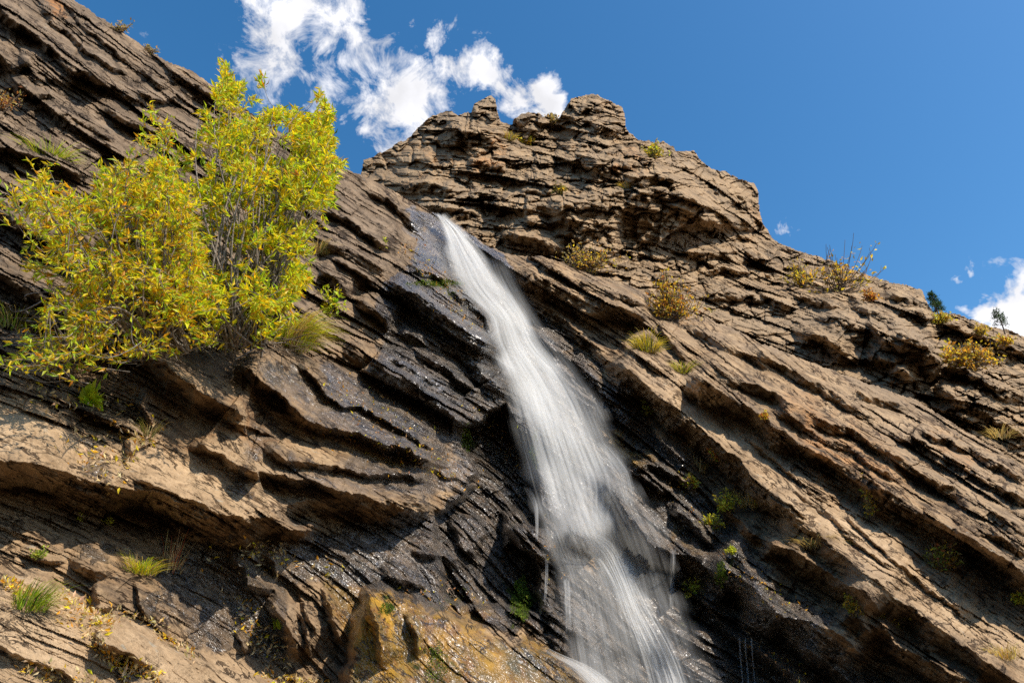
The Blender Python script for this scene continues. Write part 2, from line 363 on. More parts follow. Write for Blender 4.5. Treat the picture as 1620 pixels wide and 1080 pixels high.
class Rock:
    def __init__(s, D, ang, led, blk, seed, scale, asp=1., amp=1.):
        s.asp, s.amp = asp, amp
        s.f = tps([(x, y, math.log(d)) for x, y, d in D]); s.b, s.a = bedding(ang)
        s.led, s.blk, s.seed, s.scale = led, blk, seed, scale
    def depth(s, X, Y, detail=True):
        L = s.f(X, Y); h = ledges(X, Y, s.led)
        for amp, fe, P in s.blk:
            wob = vnoise(X / 18, Y / 18, 55) * 5
            h = h + amp * poly_mask(X + wob, Y + vnoise(X / 18, Y / 18, 56) * 5, P, fe)
        if detail:
            k = s.scale
            sm = np.ones(X.shape)
            if s.seed == 1:
                for fac, fe, P in SMOOTH: sm = sm * (1 - (1 - fac) * poly_mask(X, Y, P, fe))
            b = bil(s.b, X, Y); a = bil(s.a, X, Y)
            b = b + 6 * k * vnoise(X / 150, Y / 150, 3) + 1.6 * k * vnoise(X / 34, Y / 34, 4) + .8 * k * vnoise(X / 10, Y / 10, 5) + .4 * k * vnoise(X / 4, Y / 4, 9)
            a = a + 10 * k * vnoise(X / 90, Y / 90, 6) + 2.5 * k * vnoise(X / 20, Y / 20, 7) + 1.0 * k * vnoise(X / 7, Y / 7, 10)
            mod = .6 + .8 * sstep(-.5, .6, fbm(X / 190, Y / 190, 8, 3))
            for i, (la, lb, A, B, T, cr, sl) in enumerate(s.oct):
                gate = .4 + 1.1 * sstep(-.3, .35, fbm(X / (50 + la * .5), Y / (50 + la * .5), 140 + i, 2))
                h = h + beds(a, b, s.seed * 100 + i * 17, la, lb, A, B, T, cr, sl) * mod * gate * s.amp * (sm if i < 2 else sm ** .8)
            if s.seed == 2:
                for (wx, wy, am) in ((46, 24, 22), (19, 11, 10)):
                    f1, f2, ci, cx, cy_ = worley(X / wx + .3 * vnoise(X / 15, Y / 15, 44), Y / wy + .3 * vnoise(X / 15, Y / 15, 45), 900 + wx)
                    h = h + am * ((ci - .5) * 1.4 + .8 * sstep(0, .5, f2 - f1) + .9 * -cy_ * .8) * mod
            rg = .5 + .8 * sstep(-.4, .5, fbm(X / 70, Y / 70, 24, 2))
            h = h + (8 * fbm(X / 30, Y / 30, 21, 4, .62) + 3.2 * fbm(X / 7, Y / 7, 22, 3, .65)) * (k * rg * (.4 + .6 * sm))
            h = h + 16 * fbm(X / 120, Y / 120, 23, 2) * sm * k
        return np.exp(L - h / F)

near = Rock(NEAR_D, NEAR_ANG, NEAR_LEDGES, NEAR_BLOCKS, 1, 1.0, 1, 1.0)
near.oct = ((320, 52, 24, 14, 40, 3, .5), (120, 19, 9, 6, 15, 1.6, .8), (42, 8, 4.2, 3.4, 7, 1.0, .8), (17, 4.6, 2.0, 1.8, 3.4, .5, .8))
far = Rock(FAR_D, FAR_ANG, [(d * 1.25, w, W, P) for d, w, W, P in FAR_LEDGES], FAR_BLOCKS, 2, .62, 1, 1.35)
far.oct = ((120, 30, 15, 11, 24, 2, .5), (46, 12, 6, 5, 10, 1.4, .8), (18, 6, 2.8, 2.6, 4.6, .8, .8))

def crest(P, x, rough, seed):
    P = np.array(P, float); y = np.interp(x, P[:, 0], P[:, 1])
    return y + rough * (2.2 * vnoise(x / 14, x * 0, seed) + 1.3 * vnoise(x / 5, x * 0, seed + 1) + .8 * vnoise(x / 2.3, x * 0, seed + 2))

# ------------------------------------------------------------------ mesh helpers
def link(o, parent=None):
    COL.objects.link(o)
    if parent is not None: o.parent = parent
    return o
def mesh_np(name, V, Q, mat=None, parent=None, attrs=None, smooth=False, origin=None, T=None):
    """V (n,3), Q (m,4) quads and/or T (k,3) triangles"""
    me = bpy.data.meshes.new(name); V = np.asarray(V, np.float32)
    if origin is not None: V = V - np.asarray(origin, np.float32)
    Q = np.zeros((0, 4), np.int32) if Q is None else np.asarray(Q, np.int32)
    T = np.zeros((0, 3), np.int32) if T is None else np.asarray(T, np.int32)
    me.vertices.add(len(V)); me.vertices.foreach_set('co', V.ravel())
    li = np.concatenate([Q.ravel(), T.ravel()]); me.loops.add(len(li)); me.loops.foreach_set('vertex_index', li.astype(np.int32))
    n = len(Q) + len(T); me.polygons.add(n)
    ls = np.concatenate([np.arange(len(Q)) * 4, len(Q) * 4 + np.arange(len(T)) * 3]).astype(np.int32)
    me.polygons.foreach_set('loop_start', ls)
    me.polygons.foreach_set('use_smooth', np.full(n, smooth))
    for k, a in (attrs or {}).items():
        a = np.asarray(a, np.float32)
        if a.ndim == 1: me.attributes.new(k, 'FLOAT', 'POINT').data.foreach_set('value', a)
        elif a.shape[1] == 3: me.attributes.new(k, 'FLOAT_VECTOR', 'POINT').data.foreach_set('vector', a.ravel())
        else: me.attributes.new(k, 'FLOAT_COLOR', 'POINT').data.foreach_set('color', a.ravel())
    me.update(calc_edges=True); me.validate()
    if mat: me.materials.append(mat)
    o = bpy.data.objects.new(name, me)
    if origin is not None: o.location = origin if parent is None else (0, 0, 0)
    return link(o, parent)
def tag(o, label=None, cat=None, group=None, kind=None):
    if label: o['label'] = label
    if cat: o['category'] = cat
    if group: o['group'] = group
    if kind: o['kind'] = kind
    return o
def empty(name, loc, label=None, cat=None, group=None):
    o = bpy.data.objects.new(name, None); o.empty_display_size = .1; o.location = tuple(float(c) for c in loc)
    link(o); return tag(o, label, cat, group)

# ------------------------------------------------------------------ materials
def nt(name):
    m = bpy.data.materials.new(name); m.use_nodes = True; t = m.node_tree; t.nodes.clear(); return m, t
class N:
    def __init__(s, t): s.t = t
    def __call__(s, typ, inp=None, **kw):
        n = s.t.nodes.new(typ)
        for k, v in kw.items(): setattr(n, k, v)
        for k, v in (inp or {}).items():
            if isinstance(v, bpy.types.NodeSocket): s.t.links.new(v, n.inputs[k])
            else: n.inputs[k].default_value = v
        return n
    def math(s, op, a, b=None, clamp=False):
        n = s.t.nodes.new('ShaderNodeMath'); n.operation = op; n.use_clamp = clamp
        for i, v in enumerate((a, b)):
            if v is None: continue
            if isinstance(v, bpy.types.NodeSocket): s.t.links.new(v, n.inputs[i])
            else: n.inputs[i].default_value = v
        return n.outputs[0]
    def mix(s, f, a, b, blend='MIX'):
        n = s.t.nodes.new('ShaderNodeMix'); n.data_type = 'RGBA'; n.blend_type = blend
        for i, v in ((0, f), (6, a), (7, b)):
            if isinstance(v, bpy.types.NodeSocket): s.t.links.new(v, n.inputs[i])
            else: n.inputs[i].default_value = v if i == 0 else (*v, 1)[:4]
        return n.outputs[2]
    def attr(s, name, out='Fac'): return s('ShaderNodeAttribute', attribute_name=name).outputs[out]
    def noise(s, vec, scale, detail=4, rough=.55, dist=0):
        return s('ShaderNodeTexNoise', {'Vector': vec, 'Scale': scale, 'Detail': detail, 'Roughness': rough, 'Distortion': dist}).outputs['Fac']
    def ramp(s, f, a, b, lo=0., hi=1.):
        return s('ShaderNodeMapRange', {'Value': f, 'From Min': a, 'From Max': b, 'To Min': lo, 'To Max': hi}, clamp=True).outputs[0]

def rock_material(name, k):
    """k: texture scale; large for the near rock"""
    m, t = nt(name); n = N(t)
    P = n('ShaderNodeTexCoord').outputs['Object']
    bed = n.attr('bed', 'Vector')          # (along, across, 0) of the bedding, metres
    streak = n.noise(n('ShaderNodeVectorMath', {0: bed, 1: (1.0, 6.0, 1.0)}, operation='MULTIPLY').outputs[0], 2.2 * k, 6, .65)
    big = n.noise(P, .55 * k, 4, .6); mid = n.noise(P, 3.2 * k, 5, .62, .4); fine = n.noise(P, 22 * k, 4, .7)
    dark = (.075, .050, .031); midc = (.31, .195, .102); pale = (.47, .315, .172); grey = (.22, .158, .104); rust = (.36, .17, .06)
    c = n.mix(n.ramp(streak, .38, .60), dark, midc)
    c = n.mix(n.ramp(mid, .42, .68), c, pale)
    c = n.mix(n.math('MULTIPLY', n.ramp(big, .48, .62), .65), c, grey)
    c = n.mix(n.math('MULTIPLY', n.ramp(n.noise(P, 1.3 * k, 5, .7, .8), .60, .72), .55), c, rust)
    c = n.mix(n.attr('pale'), c, n.mix(n.ramp(mid, .3, .7), (.38, .25, .135), (.62, .44, .265)))
    c = n.mix(n.attr('grey'), c, n.mix(n.ramp(mid, .35, .65), (.110, .078, .050), (.28, .20, .132)))
    c = n.mix(n.ramp(fine, .30, .75, .0, .55), c, n.mix(1.0, c, (.42, .40, .38), 'MULTIPLY'))
    c = n.mix(n.math('MULTIPLY', n.ramp(n.noise(bed, 5.5 * k, 6, .7, 1.0), .56, .66), .6), c, n.mix(1.0, c, (.45, .40, .36), 'MULTIPLY'))
    # black varnish speckles and lichen
    lich = n.ramp(n.noise(P, 9 * k, 3, .6), .66, .72)
    c = n.mix(n.math('MULTIPLY', lich, .5), c, (.30, .30, .25))
    c = n.mix(n.math('MULTIPLY', n.attr('orange'), n.ramp(mid, .40, .55)), c, (.50, .19, .035))
    wet = n.attr('wet'); wn = n.noise(P, 1.7 * k, 5, .65, .5)
    w = n.math('MULTIPLY', n.ramp(n.math('ADD', wet, n.math('MULTIPLY', n.math('SUBTRACT', wn, .5), .9)), .35, .62), n.ramp(wet, .02, .2))
    wc = n.mix(n.ramp(streak, .42, .66), (.028, .022, .017), (.155, .108, .068))
    wc = n.mix(n.ramp(n.noise(P, 5.5 * k, 4, .7, .6), .62, .70, 0, .7), wc, (.15, .075, .025))
    c = n.mix(n.math('MULTIPLY', w, n.ramp(wet, 0.0, 1.0, .30, .93)), c, wc)
    och = n.attr('ochre'); on = n.noise(P, 2.6, 5, .65, 1.2)
    oc = n.mix(n.ramp(on, .35, .65), (.065, .050, .004), (.44, .225, .010)); oc = n.mix(n.ramp(n.noise(P, 7, 4, .6, 1), .5, .62), oc, (.24, .105, .008))
    c = n.mix(och, c, oc)
    ms = n.attr('moss'); msn = n.ramp(n.math('ADD', ms, n.math('MULTIPLY', n.math('SUBTRACT', n.noise(P, 14, 4, .7), .5), 1.1)), .42, .60)
    msn = n.math('MULTIPLY', msn, n.ramp(ms, .02, .2))
    c = n.mix(msn, c, n.mix(n.ramp(fine, .35, .65), (.020, .026, .004), (.085, .090, .012)))
    shine = n.math('MAXIMUM', w, n.math('MULTIPLY', och, n.ramp(n.noise(P, 3.1, 4, .6), .36, .52, .25, 1.0)))
    shine = n.math('MULTIPLY', shine, n.math('SUBTRACT', 1.0, msn))
    rough = n.math('ADD', n.math('MULTIPLY', shine, -.64), n.ramp(fine, .3, .7, .84, .96), clamp=True)
    rough = n.math('MAXIMUM', rough, n.ramp(big, .3, .7, .20, .36))
    hgt = n.math('ADD', n.math('MULTIPLY', fine, n.ramp(shine, 0, 1, .34, .12)), n.math('ADD', n.math('MULTIPLY', mid, .8), n.math('MULTIPLY', streak, .6)))
    hgt = n.math('ADD', hgt, n.math('MULTIPLY', n.noise(P, 60 * k, 3, .6), .14))
    rip = n.noise(n('ShaderNodeVectorMath', {0: P, 1: (1.0, 1.0, .45)}, operation='MULTIPLY').outputs[0], 21 * k, 3, .6, 1.2)
    hgt = n.math('ADD', hgt, n.math('MULTIPLY', n.math('MULTIPLY', rip, shine), .8))
    bump = n('ShaderNodeBump', {'Height': hgt, 'Strength': 1.0, 'Distance': .06 / k})
    cr = n.math('ABSOLUTE', n.math('SUBTRACT', n.noise(n('ShaderNodeVectorMath', {0: bed, 1: (1.6, 5.5, 1.0)}, operation='MULTIPLY').outputs[0], 1.0 * k, 7, .62, .6), .5))
    crk = n.ramp(cr, .004, .022); crk = n.math('MAXIMUM', crk, n.ramp(n.noise(P, 1.9 * k, 3, .5), .50, .44))
    c = n.mix(crk, n.mix(1.0, c, (.36, .31, .27) if k > .5 else (.55, .48, .42), 'MULTIPLY'), c)
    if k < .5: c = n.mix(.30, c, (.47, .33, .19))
    hgt = n.math('ADD', hgt, n.math('MULTIPLY', crk, .5)); t.links.new(hgt, bump.inputs['Height'])
    film = n.math('ADD', n.noise(n('ShaderNodeVectorMath', {0: bed, 1: (5.0, 9.5, 1.0)}, operation='MULTIPLY').outputs[0], 1.0 * k, 3, .5, 1.0), n.math('MULTIPLY', n.noise(P, 22 * k, 2, .5), .04))
    fbump = n('ShaderNodeBump', {'Height': film, 'Strength': 1.0, 'Distance': .085 / k, 'Normal': n('ShaderNodeBump', {'Height': mid, 'Strength': .6, 'Distance': .03 / k}).outputs[0]})
    bs = n('ShaderNodeBsdfPrincipled', {'Base Color': c, 'Roughness': rough, 'Normal': bump.outputs[0], 'Coat Weight': n.math('MULTIPLY', shine, n.ramp(n.noise(P, 1.1, 4, .6), .35, .6, .35, 1.0)), 'Coat Roughness': .36, 'Coat IOR': 2.1, 'Coat Tint': (1, .95, .86, 1), 'Coat Normal': fbump.outputs[0], 'Specular IOR Level': n.ramp(shine, 0, 1, .2, .7)})
    o = n('ShaderNodeOutputMaterial', {'Surface': bs.outputs[0]}); return m

def leaf_material(name, trans=.45, rough=.45):
    m, t = nt(name); n = N(t); c = n.attr('tint', 'Color')
    nn = n.noise(n('ShaderNodeTexCoord').outputs['Object'], 30, 2, .5)
    c2 = n.mix(n.ramp(nn, .3, .7, 0, .35), c, n.mix(1.0, c, (.6, .55, .4), 'MULTIPLY'))
    d = n('ShaderNodeBsdfPrincipled', {'Base Color': c2, 'Roughness': rough, 'Specular IOR Level': .35})
    tr = n('ShaderNodeBsdfTranslucent', {'Color': n.mix(1.0, c2, (1.25, 1.2, .7), 'MULTIPLY')})
    mx = n('ShaderNodeMixShader', {0: trans, 1: d.outputs[0], 2: tr.outputs[0]})
    n('ShaderNodeOutputMaterial', {'Surface': mx.outputs[0]}); return m
def bark_material(name, a, b):
    m, t = nt(name); n = N(t); P = n('ShaderNodeTexCoord').outputs['Object']
    c = n.mix(n.ramp(n.noise(P, 40, 4, .6), .35, .65), a, b)
    bs = n('ShaderNodeBsdfPrincipled', {'Base Color': c, 'Roughness': .85})
    n('ShaderNodeOutputMaterial', {'Surface': bs.outputs[0]}); return m
def water_material(name, su, sv, seed, gain, soft=.5, spots=0):
    """silky falling water: threads run down the fall; between the threads it is clear"""
    m, t = nt(name); n = N(t)
    uv = n.attr('flow', 'Vector')          # (across, down, seed)
    def th(s1, s2, off, det=2):
        v = n('ShaderNodeVectorMath', {0: uv, 1: (s1, s2, 1)}, operation='MULTIPLY').outputs[0]
        v = n('ShaderNodeVectorMath', {0: v, 1: (off, off * .37, seed)}, operation='ADD').outputs[0]
        return n.noise(v, 1.0, det, .6, .25)
    a = n.ramp(th(su, sv, 3), .30, .72); b = n.ramp(th(su * 2.4, sv * 1.2, 9), .24, .78); c = n.ramp(th(su * .32, sv * .8, 21, 2), .30, .62)
    d = n.attr('dens')
    th_ = n.math('ADD', n.math('MULTIPLY', a, .45), n.math('ADD', n.math('MULTIPLY', b, .25), n.math('MULTIPLY', c, .45)))
    al = n.math('MULTIPLY', n.math('MULTIPLY', n.math('ADD', th_, soft), d), gain, clamp=True)
    df = n('ShaderNodeBsdfDiffuse', {'Color': (.92, .91, .88, 1)}); tr = n('ShaderNodeBsdfTranslucent', {'Color': (.92, .91, .87, 1)})
    w = n('ShaderNodeMixShader', {0: .45, 1: df.outputs[0], 2: tr.outputs[0]})
    mx = n('ShaderNodeMixShader', {0: al, 1: n('ShaderNodeBsdfTransparent').outputs[0], 2: w.outputs[0]})
    n('ShaderNodeOutputMaterial', {'Surface': mx.outputs[0]}); return m

M_NEAR = rock_material('near_rock', 1.0); M_FAR = rock_material('far_rock', .33)
M_LEAF = leaf_material('willow_leaf', .5); M_DRY = leaf_material('dry_leaf', .35, .7)
M_BARK = bark_material('grey_bark', (.10, .075, .055), (.30, .25, .20)); M_TWIG = bark_material('brown_twig', (.07, .045, .03), (.20, .14, .09))
M_MOSS = leaf_material('moss_green', .25, .9)

# ------------------------------------------------------------------ rock masks (what the rock is like where: wet, algae, moss, pale)
WETP = [(.6,18,[(230,850),(460,850),(700,850),(700,950),(480,930),(430,1060),(300,1030),(230,960)]),(.5,16,[(430,700),(560,740),(700,760),(690,800),(560,790),(440,780)]),(.75,12,[(455,845),(690,840),(700,950),(600,930),(470,905)]),(.55,10,[(390,570),(470,570),(540,640),(600,700),(520,690),(440,640)]),(1,14,[(640,330),(700,343),(735,362),(790,410),(850,480),(930,560),(1010,640),(1060,720),(1130,790),(1180,860),(1240,930),(1320,990),(1420,1100),(1200,1240),(860,1240),(840,1000),(700,960),(560,940),(470,900),(455,850),(560,830),(700,800),(740,740),(640,700),(560,640),(590,560),(600,470),(640,430),(655,380)]),
 (.62,16,[(520,560),(640,600),(745,720),(740,770),(640,790),(560,770),(520,700),(500,620)]),
 (.6,14,[(118,675),(150,680),(180,730),(170,765),(130,760)]),
 (.75,8,[(375,745),(410,750),(400,790),(365,790)]),
 (.7,12,[(245,835),(330,850),(380,905),(370,930),(270,900),(240,880)]),
 (.65,14,[(320,920),(360,930),(345,985),(400,1040),(350,1050),(310,985)]),
 (.7,14,[(380,930),(430,930),(450,1010),(470,1060),(400,1060),(380,1000)]),
 (.7,8,[(120,860),(190,870),(195,900),(120,890)]),
 (.7,6,[(210,935),(245,925),(240,985),(225,1000)]),
 (.5,14,[(380,580),(440,620),(440,700),(410,760),(380,740),(390,650)]),
 (.8,7,[(195,1045),(240,1050),(235,1085),(190,1080)]),
 (.6,10,[(985,690),(1060,700),(1120,760),(1080,790),(1000,740)])]
DRYP = [(8,[(555,925),(600,930),(500,1030),(460,1010),(455,925)]),(8,[(880,905),(1000,905),(950,860),(900,850)])]
OCHP = [(.95,8,[(590,936),(640,945),(720,975),(800,1005),(870,1032),(930,1080),(960,1240),(560,1240),(550,1010),(565,970)]),
 (.8,7,[(540,925),(580,930),(575,960),(550,1000),(530,960)]),(.75,7,[(1000,745),(960,690),(945,668),(985,690),(1030,720)]),
 (.6,5,[(703,955),(745,962),(790,985),(760,990),(710,970)]),(.5,5,[(735,478),(720,455),(660,425),(675,425),(730,455)]),
 (.5,6,[(1055,830),(1080,850),(1100,872),(1085,875),(1055,850)]),(.35,8,[(520,700),(560,705),(640,715),(620,730),(540,725)])]
MOSSP = [(.95,6,[(812,915),(830,912),(843,950),(835,985),(815,980),(808,950)]),(.6,8,[(600,950),(625,950),(630,975),(610,980)]),(.45,8,[(650,1015),(700,1025),(745,1055),(720,1090),(660,1080),(640,1040)]),
 (.55,6,[(725,690),(745,690),(745,720),(730,715)]),(.5,6,[(755,680),(785,690),(780,715),(760,705)]),(.6,5,[(838,690),(850,690),(855,740),(843,745)]),(.55,5,[(1130,885),(1150,890),(1148,925),(1132,920)]),
 (.45,8,[(690,935),(745,935),(740,965),(700,960)]),(.6,4,[(1075,985),(1110,983),(1112,992),(1080,994)]),(.4,10,[(790,810),(830,820),(820,850),(795,850)]),(.8,4,[(640,422),(690,445),(725,462),(720,468),(670,442)])]
PALEP = [(.85,24,[(1000,590),(1080,580),(1140,650),(1260,740),(1340,800),(1480,900),(1640,1020),(1640,1080),(1450,960),(1300,850),(1180,720),(1060,640)]),
 (.75,26,[(-200,900),(60,900),(140,960),(240,1000),(430,1080),(500,1240),(-200,1240)]),
 (.75,18,[(-200,640),(0,640),(130,680),(205,700),(500,765),(440,812),(300,795),(120,755),(-200,725)]),
 (.15,18,[(-200,790),(0,795),(90,820),(200,850),(300,850),(240,900),(0,900),(-200,900)]),
 (.45,20,[(300,690),(420,720),(560,770),(520,780),(330,720)]),(.4,40,[(850,440),(1050,520),(1250,620),(1640,850),(1640,740),(1450,640),(1100,500)])]
GREYP = [(.85,30,[(-200,-200),(116,-10),(400,180),(560,270),(680,340),(650,420),(600,470),(560,560),(440,550),(240,540),(0,560),(-200,560)]),
 (.4,20,[(390,560),(470,570),(560,640),(500,640),(420,600)])]
ORGP = [(.9,6,[(740,252),(790,255),(795,268),(750,268)]),(.7,8,[(770,225),(800,225),(808,245),(780,255)]),(.4,8,[(640,225),(700,230),(760,240),(700,250)]),(.5,8,[(990,245),(1030,250),(1020,262),(985,258)]),(.6,5,[(930,262),(975,268),(1010,282),(985,282),(940,270)]),(.5,8,[(1085,380),(1110,378),(1115,390),(1090,392)]),(.6,6,[(70,-10),(100,10),(105,30),(80,15)]),(.4,14,[(1480,700),(1530,720),(1520,740)]),(.45,30,[(1270,640),(1420,750),(1400,760),(1250,680)]),(.4,10,[(1180,330),(1200,340),(1190,370)])]
def rmask(X, Y, L):
    o = np.zeros(X.shape); wx = 34 * fbm(X / 40, Y / 40, 61, 4, .65); wy = 34 * fbm(X / 40, Y / 40, 62, 4, .65)
    for a, fe, P in L: o = np.maximum(o, a * poly_mask(X + wx, Y + wy, P, fe * 1.3))
    return o

SPLIT = [   # near rock is cut into the masses one can point at
 ('ochre_boulder', [(562,940),(600,924),(680,956),(760,986),(850,1014),(905,1050),(960,1100),(1000,1300),(530,1300),(545,1080),(552,985)]),
 ('foreground_rock', [(-400,905),(60,905),(130,958),(200,985),(260,1025),(330,1042),(440,1085),(500,1300),(-400,1300)]),
 ('lower_ledge', [(-400,735),(49,735),(129,764),(237,780),(309,803),(389,822),(450,805),(513,794),(587,811),(700,810),(690,870),(700,960),(840,990),(900,1050),(900,1300),(-400,1300)]),
]
def build_rock(rk, x0, x1, step, crestP, bottom, mat, seed, rough, back, backlen, names, ground=False):
    xs = np.arange(x0, x1 + step, step); cy = crest(crestP, xs, rough, seed); bot = bottom(xs)
    ys = np.arange(cy.min() - back - 2 * step, bot.max() + step, step)
    X, Yr = np.meshgrid(xs, ys); Y = np.minimum(np.maximum(Yr, cy[None]), bot[None] + 0 * Yr)
    D = rk.depth(X, Y)
    above = np.clip(cy[None] - Yr, 0, back)         # rows over the crest run back over the top of the rock
    D = D * (1 + .006 * np.exp(-(Y - cy[None]) / 3.0))
    V = pt(X, Y, D); q = above / back
    V[..., 1] += backlen * q; V[..., 2] -= backlen * q * (.08 - .06 * vnoise(X / 40, q * 4, 5))
    Xa, Ya = X, Y
    if ground:
        last = V[-1:].copy(); ext = []
        for qq in (.5, 1.):
            l = last.copy(); l[..., 2] = last[..., 2] * (1 - qq) - .3 * qq; l[..., 1] -= .15 * qq; ext.append(l)
        V = np.concatenate([V] + ext); Xa = np.concatenate([Xa, np.repeat(X[-1:], 2, 0)]); Ya = np.concatenate([Ya, np.repeat(Y[-1:], 2, 0)])
        Yr = np.concatenate([Yr, np.repeat(Yr[-1:], 2, 0)])
    keepv = (Yr > cy[None] - back - step) & (Yr < bot[None] + step + (1e9 if ground else 0))
    nr2, nc = V.shape[:2]; Vf = V.reshape(-1, 3); Xf = Xa.ravel(); Yf = Ya.ravel()
    Dm = np.exp(rk.f(Xf, Yf)) / F
    bed = np.stack([bil(rk.a, Xf, Yf) * Dm.mean(), bil(rk.b, Xf, Yf) * Dm.mean(), Xf * 0], 1)
    far_ = rk.seed == 2; z = np.zeros(Xf.shape)
    wet = z if far_ else rmask(Xf, Yf, WETP)
    if not far_:
        for fe, P in DRYP: wet = wet * (1 - .7 * poly_mask(Xf, Yf, P, fe))
    at = dict(bed=bed, wet=wet, ochre=z if far_ else rmask(Xf, Yf, OCHP), moss=z if far_ else rmask(Xf, Yf, MOSSP),
              pale=z if far_ else rmask(Xf, Yf, PALEP), grey=z if far_ else rmask(Xf, Yf, GREYP), orange=rmask(Xf, Yf, ORGP))
    idx = np.arange(nr2 * nc).reshape(nr2, nc)
    Q = np.stack([idx[:-1, :-1], idx[1:, :-1], idx[1:, 1:], idx[:-1, 1:]], -1).reshape(-1, 4)
    Q = Q[keepv.ravel()[Q].any(1)]
    fx = Xf[Q].mean(1); fy = Yf[Q].mean(1)
    lab = names(fx, fy); out = {}
    for nm in sorted(set(lab.tolist())):
        q = Q[lab == nm]; u, inv = np.unique(q, return_inverse=True)
        out[nm] = mesh_np(nm, Vf[u], inv.reshape(-1, 4), mat, attrs={k: a[u] for k, a in at.items()})
    return out

def near_names(x, y):
    lab = np.where(x < np.interp(y, [300, 345, 430, 560, 700, 830, 960, 1100, 1300], [692, 700, 750, 810, 860, 900, 950, 1020, 1080]), 'left_cliff', 'right_cliff').astype(object)
    for nm, P in reversed(SPLIT): lab[in_poly(x, y, P)] = nm
    return lab
STEP = 1.35
nr_objs = build_rock(near, -190, 1790, STEP, NEAR_CREST, lambda x: np.full(x.shape, 1235.), M_NEAR, 301, .7, 24, 4.0, near_names, True)
FB = np.array(NEAR_CREST, float)
fr_objs = build_rock(far, 548, 1790, STEP, FAR_CREST, lambda x: np.maximum(np.interp(x, FB[:, 0], FB[:, 1]) + 45, np.interp(x, np.array(FAR_CREST)[:, 0], np.array(FAR_CREST)[:, 1]) + 50), M_FAR, 401, 1.0, 40, 10.0, lambda x, y: np.full(x.shape, 'summit_cliff', object))
for d in (nr_objs, fr_objs):
    for k, o in d.items(): o['kind'] = 'structure'
tag(nr_objs['ochre_boulder'], 'wet ochre and orange boulder with green algae at the foot of the waterfall', 'boulder'); del nr_objs['ochre_boulder']['kind']
tag(nr_objs['foreground_rock'], 'pale dry sunlit rock in the bottom left corner edged with yellow fallen leaves', 'rock'); del nr_objs['foreground_rock']['kind']

# ------------------------------------------------------------------ ground
def grid_plane(name, size, n, z, mat):
    xs = np.linspace(-1, 1, n); xs = np.sign(xs) * np.abs(xs) ** 3 * size; X, Y = np.meshgrid(xs, xs)
    Z = z + .08 * fbm(X / 1.5, Y / 1.5, 77, 4); V = np.stack([X, Y, Z], -1).reshape(-1, 3); i = np.arange(n * n).reshape(n, n)
    return mesh_np(name, V, np.stack([i[:-1, :-1], i[:-1, 1:], i[1:, 1:], i[1:, :-1]], -1).reshape(-1, 4), mat)
m, t = nt('gravel'); n = N(t); P = n('ShaderNodeTexCoord').outputs['Object']
c = n.mix(n.ramp(n.noise(P, 6, 6, .7), .35, .65), (.10, .075, .05), (.27, .20, .13))
n('ShaderNodeOutputMaterial', {'Surface': n('ShaderNodeBsdfPrincipled', {'Base Color': c, 'Roughness': .9, 'Normal': n('ShaderNodeBump', {'Height': n.noise(P, 25, 5, .7), 'Distance': .05}).outputs[0]}).outputs[0]})
g = grid_plane('ground', 600, 140, -.05, m); g['kind'] = 'structure'

# ------------------------------------------------------------------ water
# coarse depth map of the near rock, front-most within a small window
cgx = np.arange(560, 1300, 6.0); cgy = np.arange(300, 1244, 6.0); CX, CY = np.meshgrid(cgx, cgy)
CD = near.depth(CX, CY); 
def minf(A, r):
    B = A.copy()
    for dy in range(-r, r + 1):
        for dx in range(-r, r + 1): B = np.minimum(B, np.roll(np.roll(A, dy, 0), dx, 1))
    return B
def blur(A, r, k=2):
    for _ in range(k):
        S = 0
        for dy in range(-r, r + 1): S = S + np.pad(A, ((r, r), (0, 0)), 'edge')[r + dy:r + dy + A.shape[0]]
        A = S / (2 * r + 1); S = 0
        for dx in range(-r, r + 1): S = S + np.pad(A, ((0, 0), (r, r)), 'edge')[:, r + dx:r + dx + A.shape[1]]
        A = S / (2 * r + 1)
    return A
CE = blur(minf(CD, 2), 2)
def sampleCE(x, y, G=CE):
    gx = np.clip((x - cgx[0]) / 6, 0, len(cgx) - 1.001); gy = np.clip((y - cgy[0]) / 6, 0, len(cgy) - 1.001)
    ix = gx.astype(int); iy = gy.astype(int); fx = gx - ix; fy = gy - iy
    return (G[iy, ix] * (1 - fx) + G[iy, ix + 1] * fx) * (1 - fy) + (G[iy + 1, ix] * (1 - fx) + G[iy + 1, ix + 1] * fx) * fy

